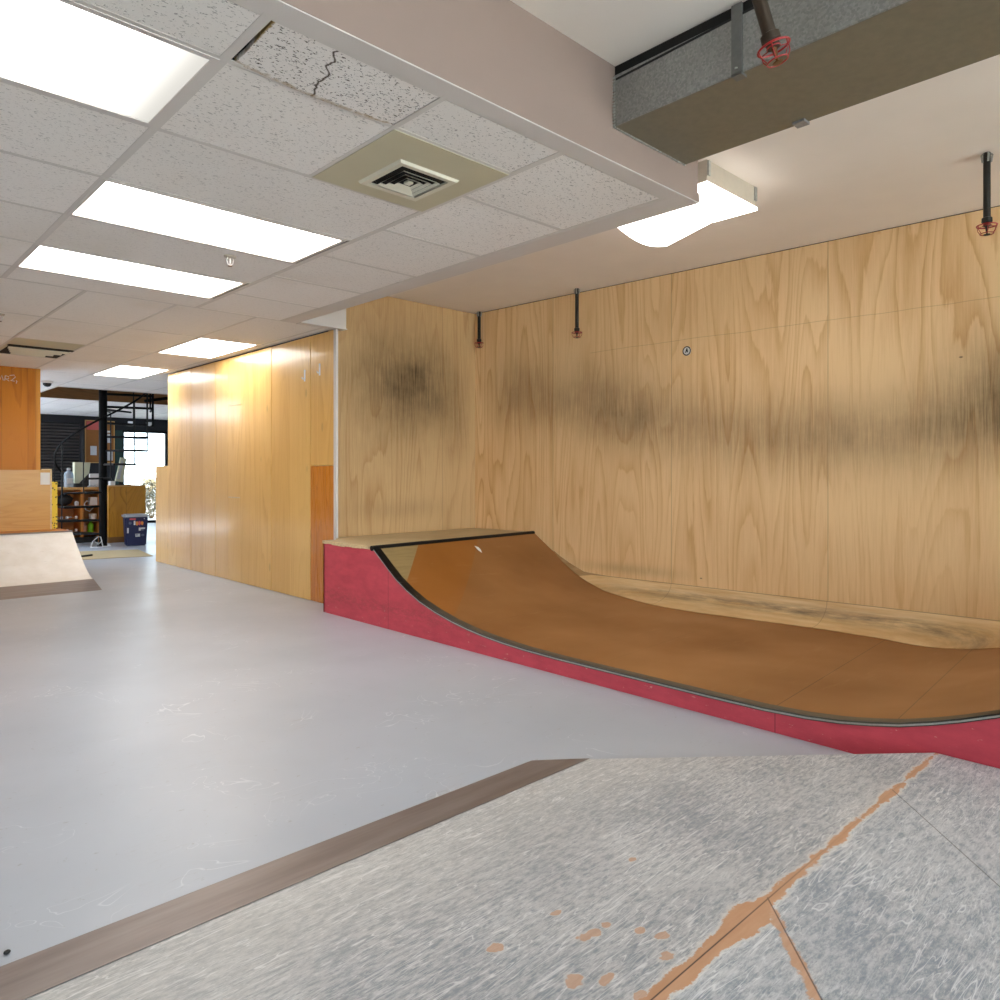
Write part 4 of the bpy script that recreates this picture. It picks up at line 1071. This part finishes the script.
b = MB().lathe(3.60, 13.03, [(.03, 0.001), (.03, .02), (.012, .03)], 12); obj1(b, 'plastic_puck', 'white', 'small white cap on the floor right of the stair pole', 'cap')

# ------------------------------------------------------------------ far wall fittings
t = thing('roller_shutter', (4.0, 18.45, 1.3), 'black horizontal-slat shutter on the far dark wall', 'shutter')
for k in range(22):
    z = .78 + k * .0705
    MB().prism([(3.55, 18.46, z), (4.48, 18.46, z), (4.48, 18.415, z + .038), (3.55, 18.415, z + .038)], (0, .012, .012)).build('slat', 'shutter', t)
b = MB().box(3.50, 3.55, 18.40, 18.495, .7, 2.36).box(4.48, 4.53, 18.40, 18.495, .7, 2.36).box(3.50, 4.53, 18.40, 18.495, 2.33, 2.38); b.build('shutter_frame', 'navy', t)
def board(x0, x1, lab):
    t = thing('pin_board', ((x0+x1)/2, 18.48, 1.9), lab, 'pin board', 'pin boards on the far wall')
    MB().box(x0, x1, 18.485, 18.498, 1.45, 2.39).build('cork', 'cork', t)
    b_ = MB().box(x0 - .02, x0, 18.48, 18.498, 1.43, 2.41).box(x1, x1 + .02, 18.48, 18.498, 1.43, 2.41).box(x0, x1, 18.48, 18.498, 1.43, 1.45).box(x0, x1, 18.48, 18.498, 2.39, 2.41)
    b_.build('board_frame', 'shelfedge', t)
board(4.62, 4.90, 'brown pin board with a pink sheet, left of the stair pole')
board(5.0, 5.20, 'brown pin board with white notices, right of the stair pole')
def sheet(x0, x1, z0, z1, m, lab): o = MB().box(x0, x1, 18.478, 18.484, z0, z1).build('notice', m); tag(o, lab, 'notice', 'sheets pinned to the boards')
sheet(4.63, 4.89, 2.19, 2.385, 'pink', 'pink sheet across the top of the left pin board')
sheet(4.71, 4.84, 1.61, 1.82, 'papergrey', 'white notice low on the left pin board')
sheet(5.01, 5.14, 2.14, 2.18, 'paper', 'narrow white strip high on the right pin board')
sheet(5.01, 5.15, 1.9, 2.11, 'papergrey', 'printed white notice in the middle of the right pin board')
sheet(5.02, 5.18, 1.49, 1.74, 'papergrey', 'patterned pale print at the foot of the right pin board')
for x, lab in ((5.56, 'white half-dome wall lamp above the bright door, left one'), (5.97, 'white half-dome wall lamp above the bright door, right one')):
    t = thing('wall_lamp', (x, 18.46, 2.38), lab, 'wall lamp', 'lamps above the glass door')
    b = MB(); bmesh.ops.create_uvsphere(b.b, u_segments=16, v_segments=10, radius=.07)
    for v in b.b.verts: v.co = Vector((x + v.co.x, 18.44 + v.co.y*.7, 2.40 + min(v.co.z, .02)))
    b.build('shade', 'white', t, smooth=True)
    MB().box(x - .02, x + .02, 18.48, 18.498, 2.34, 2.42).build('backplate', 'dark', t)
# outside
struct(MB().box(-8, 16, 19.0, 40, -.14, -.02).build('ground', 'outside'))
struct(MB().box(-12, 12, -30, -4.1, -.14, -.02).build('ground_front', 'outside'))
b = MB()
for i in range(1600):
    a = R.uniform(0, 2*PI); r = .36 * math.sqrt(R.random()); z = R.uniform(0, 1) ** .8
    c = Vector((6.72 + r*math.cos(a)*(1 - .4*z), 20.6 + r*math.sin(a)*(1 - .4*z), z * 1.05))
    d = Vector((R.uniform(-1, 1), R.uniform(-1, 1), R.uniform(-.3, 1))).normalized() * .045; e = d.orthogonal().normalized() * .02
    vs = [b.b.verts.new(c - d), b.b.verts.new(c + e), b.b.verts.new(c + d), b.b.verts.new(c - e)]; b.b.faces.new(vs)
t = thing('bush', (6.72, 20.6, -.02), 'dry grey-green bush outside the bright glass door', 'bush')
b.build('foliage', 'leaf', t)
b = MB()
for k in range(6):
    a = k * PI / 3; b.tube([(6.72 + .03*math.cos(a), 20.6 + .03*math.sin(a), -.02), (6.72 + .2*math.cos(a), 20.6 + .2*math.sin(a), .8)], [.014, .005], 5)
b.build('stem', 'fascia', t)

# little dark pebble on the floor in the lower left
b = MB(); bmesh.ops.create_icosphere(b.b, subdivisions=2, radius=.009)
for v in b.b.verts: v.co = Vector((.363 + v.co.x*.9, 2.158 + v.co.y*.7, .0055 + v.co.z*.6))
obj1(b, 'pebble', 'dark', 'tiny dark pebble on the grey floor by the steel strip, lower left', 'pebble')

# ------------------------------------------------------------------ light
w = bpy.data.worlds.new('sky'); scene.world = w; w.use_nodes = True
bg = w.node_tree.nodes['Background']; bg.inputs[0].default_value = (.74, .87, 1.0, 1); bg.inputs[1].default_value = 7.0
def portal(name, loc, rot, sx, sy):
    l = bpy.data.lights.new(name, 'AREA'); l.shape = 'RECTANGLE'; l.size = sx; l.size_y = sy; l.cycles.is_portal = True
    o = bpy.data.objects.new(name, l); COL.objects.link(o); o.location = loc; o.rotation_euler = rot
portal('added_window_portal', (1.35, -4.12, 1.475), (PI/2, 0, 0), 8.5, 2.65)
portal('door_portal', (5.85, 18.62, 1.1), (-PI/2, 0, 0), .9, 2.2)

sl = bpy.data.lights.new('sun', 'SUN'); sl.energy = 26.0; sl.angle = .02; sl.color = (1.0, .96, .9)
so = bpy.data.objects.new('sun', sl); COL.objects.link(so); so.location = (0, -12, 12); so.rotation_euler = (math.radians(36), 0, math.radians(-4))  # sun added so its floor patch behind the camera brightens the ceilings

# ------------------------------------------------------------------ camera
cam = bpy.data.cameras.new('camera'); co = bpy.data.objects.new('camera', cam); COL.objects.link(co)
co.location = (0, 0, 1.2); co.rotation_euler = (PI/2, 0, -math.atan2(726, 759))
cam.sensor_width = 36; cam.lens = 726 / 1000 * 36; cam.shift_y = -.027; cam.clip_start = .02
# heading: world +X is toward the back wall, world +Y toward the stairs
co.rotation_euler[2] = -math.atan2(.6913, .7227)
scene.camera = co
scene.view_settings.view_transform = 'Standard'; scene.view_settings.look = 'None'
scene.view_settings.exposure = 0.32; scene.view_settings.gamma = 1.0; scene.view_settings.use_curve_mapping = False
try:
    scene.cycles.use_denoising = True; scene.cycles.max_bounces = 8; scene.cycles.diffuse_bounces = 5
except Exception: pass
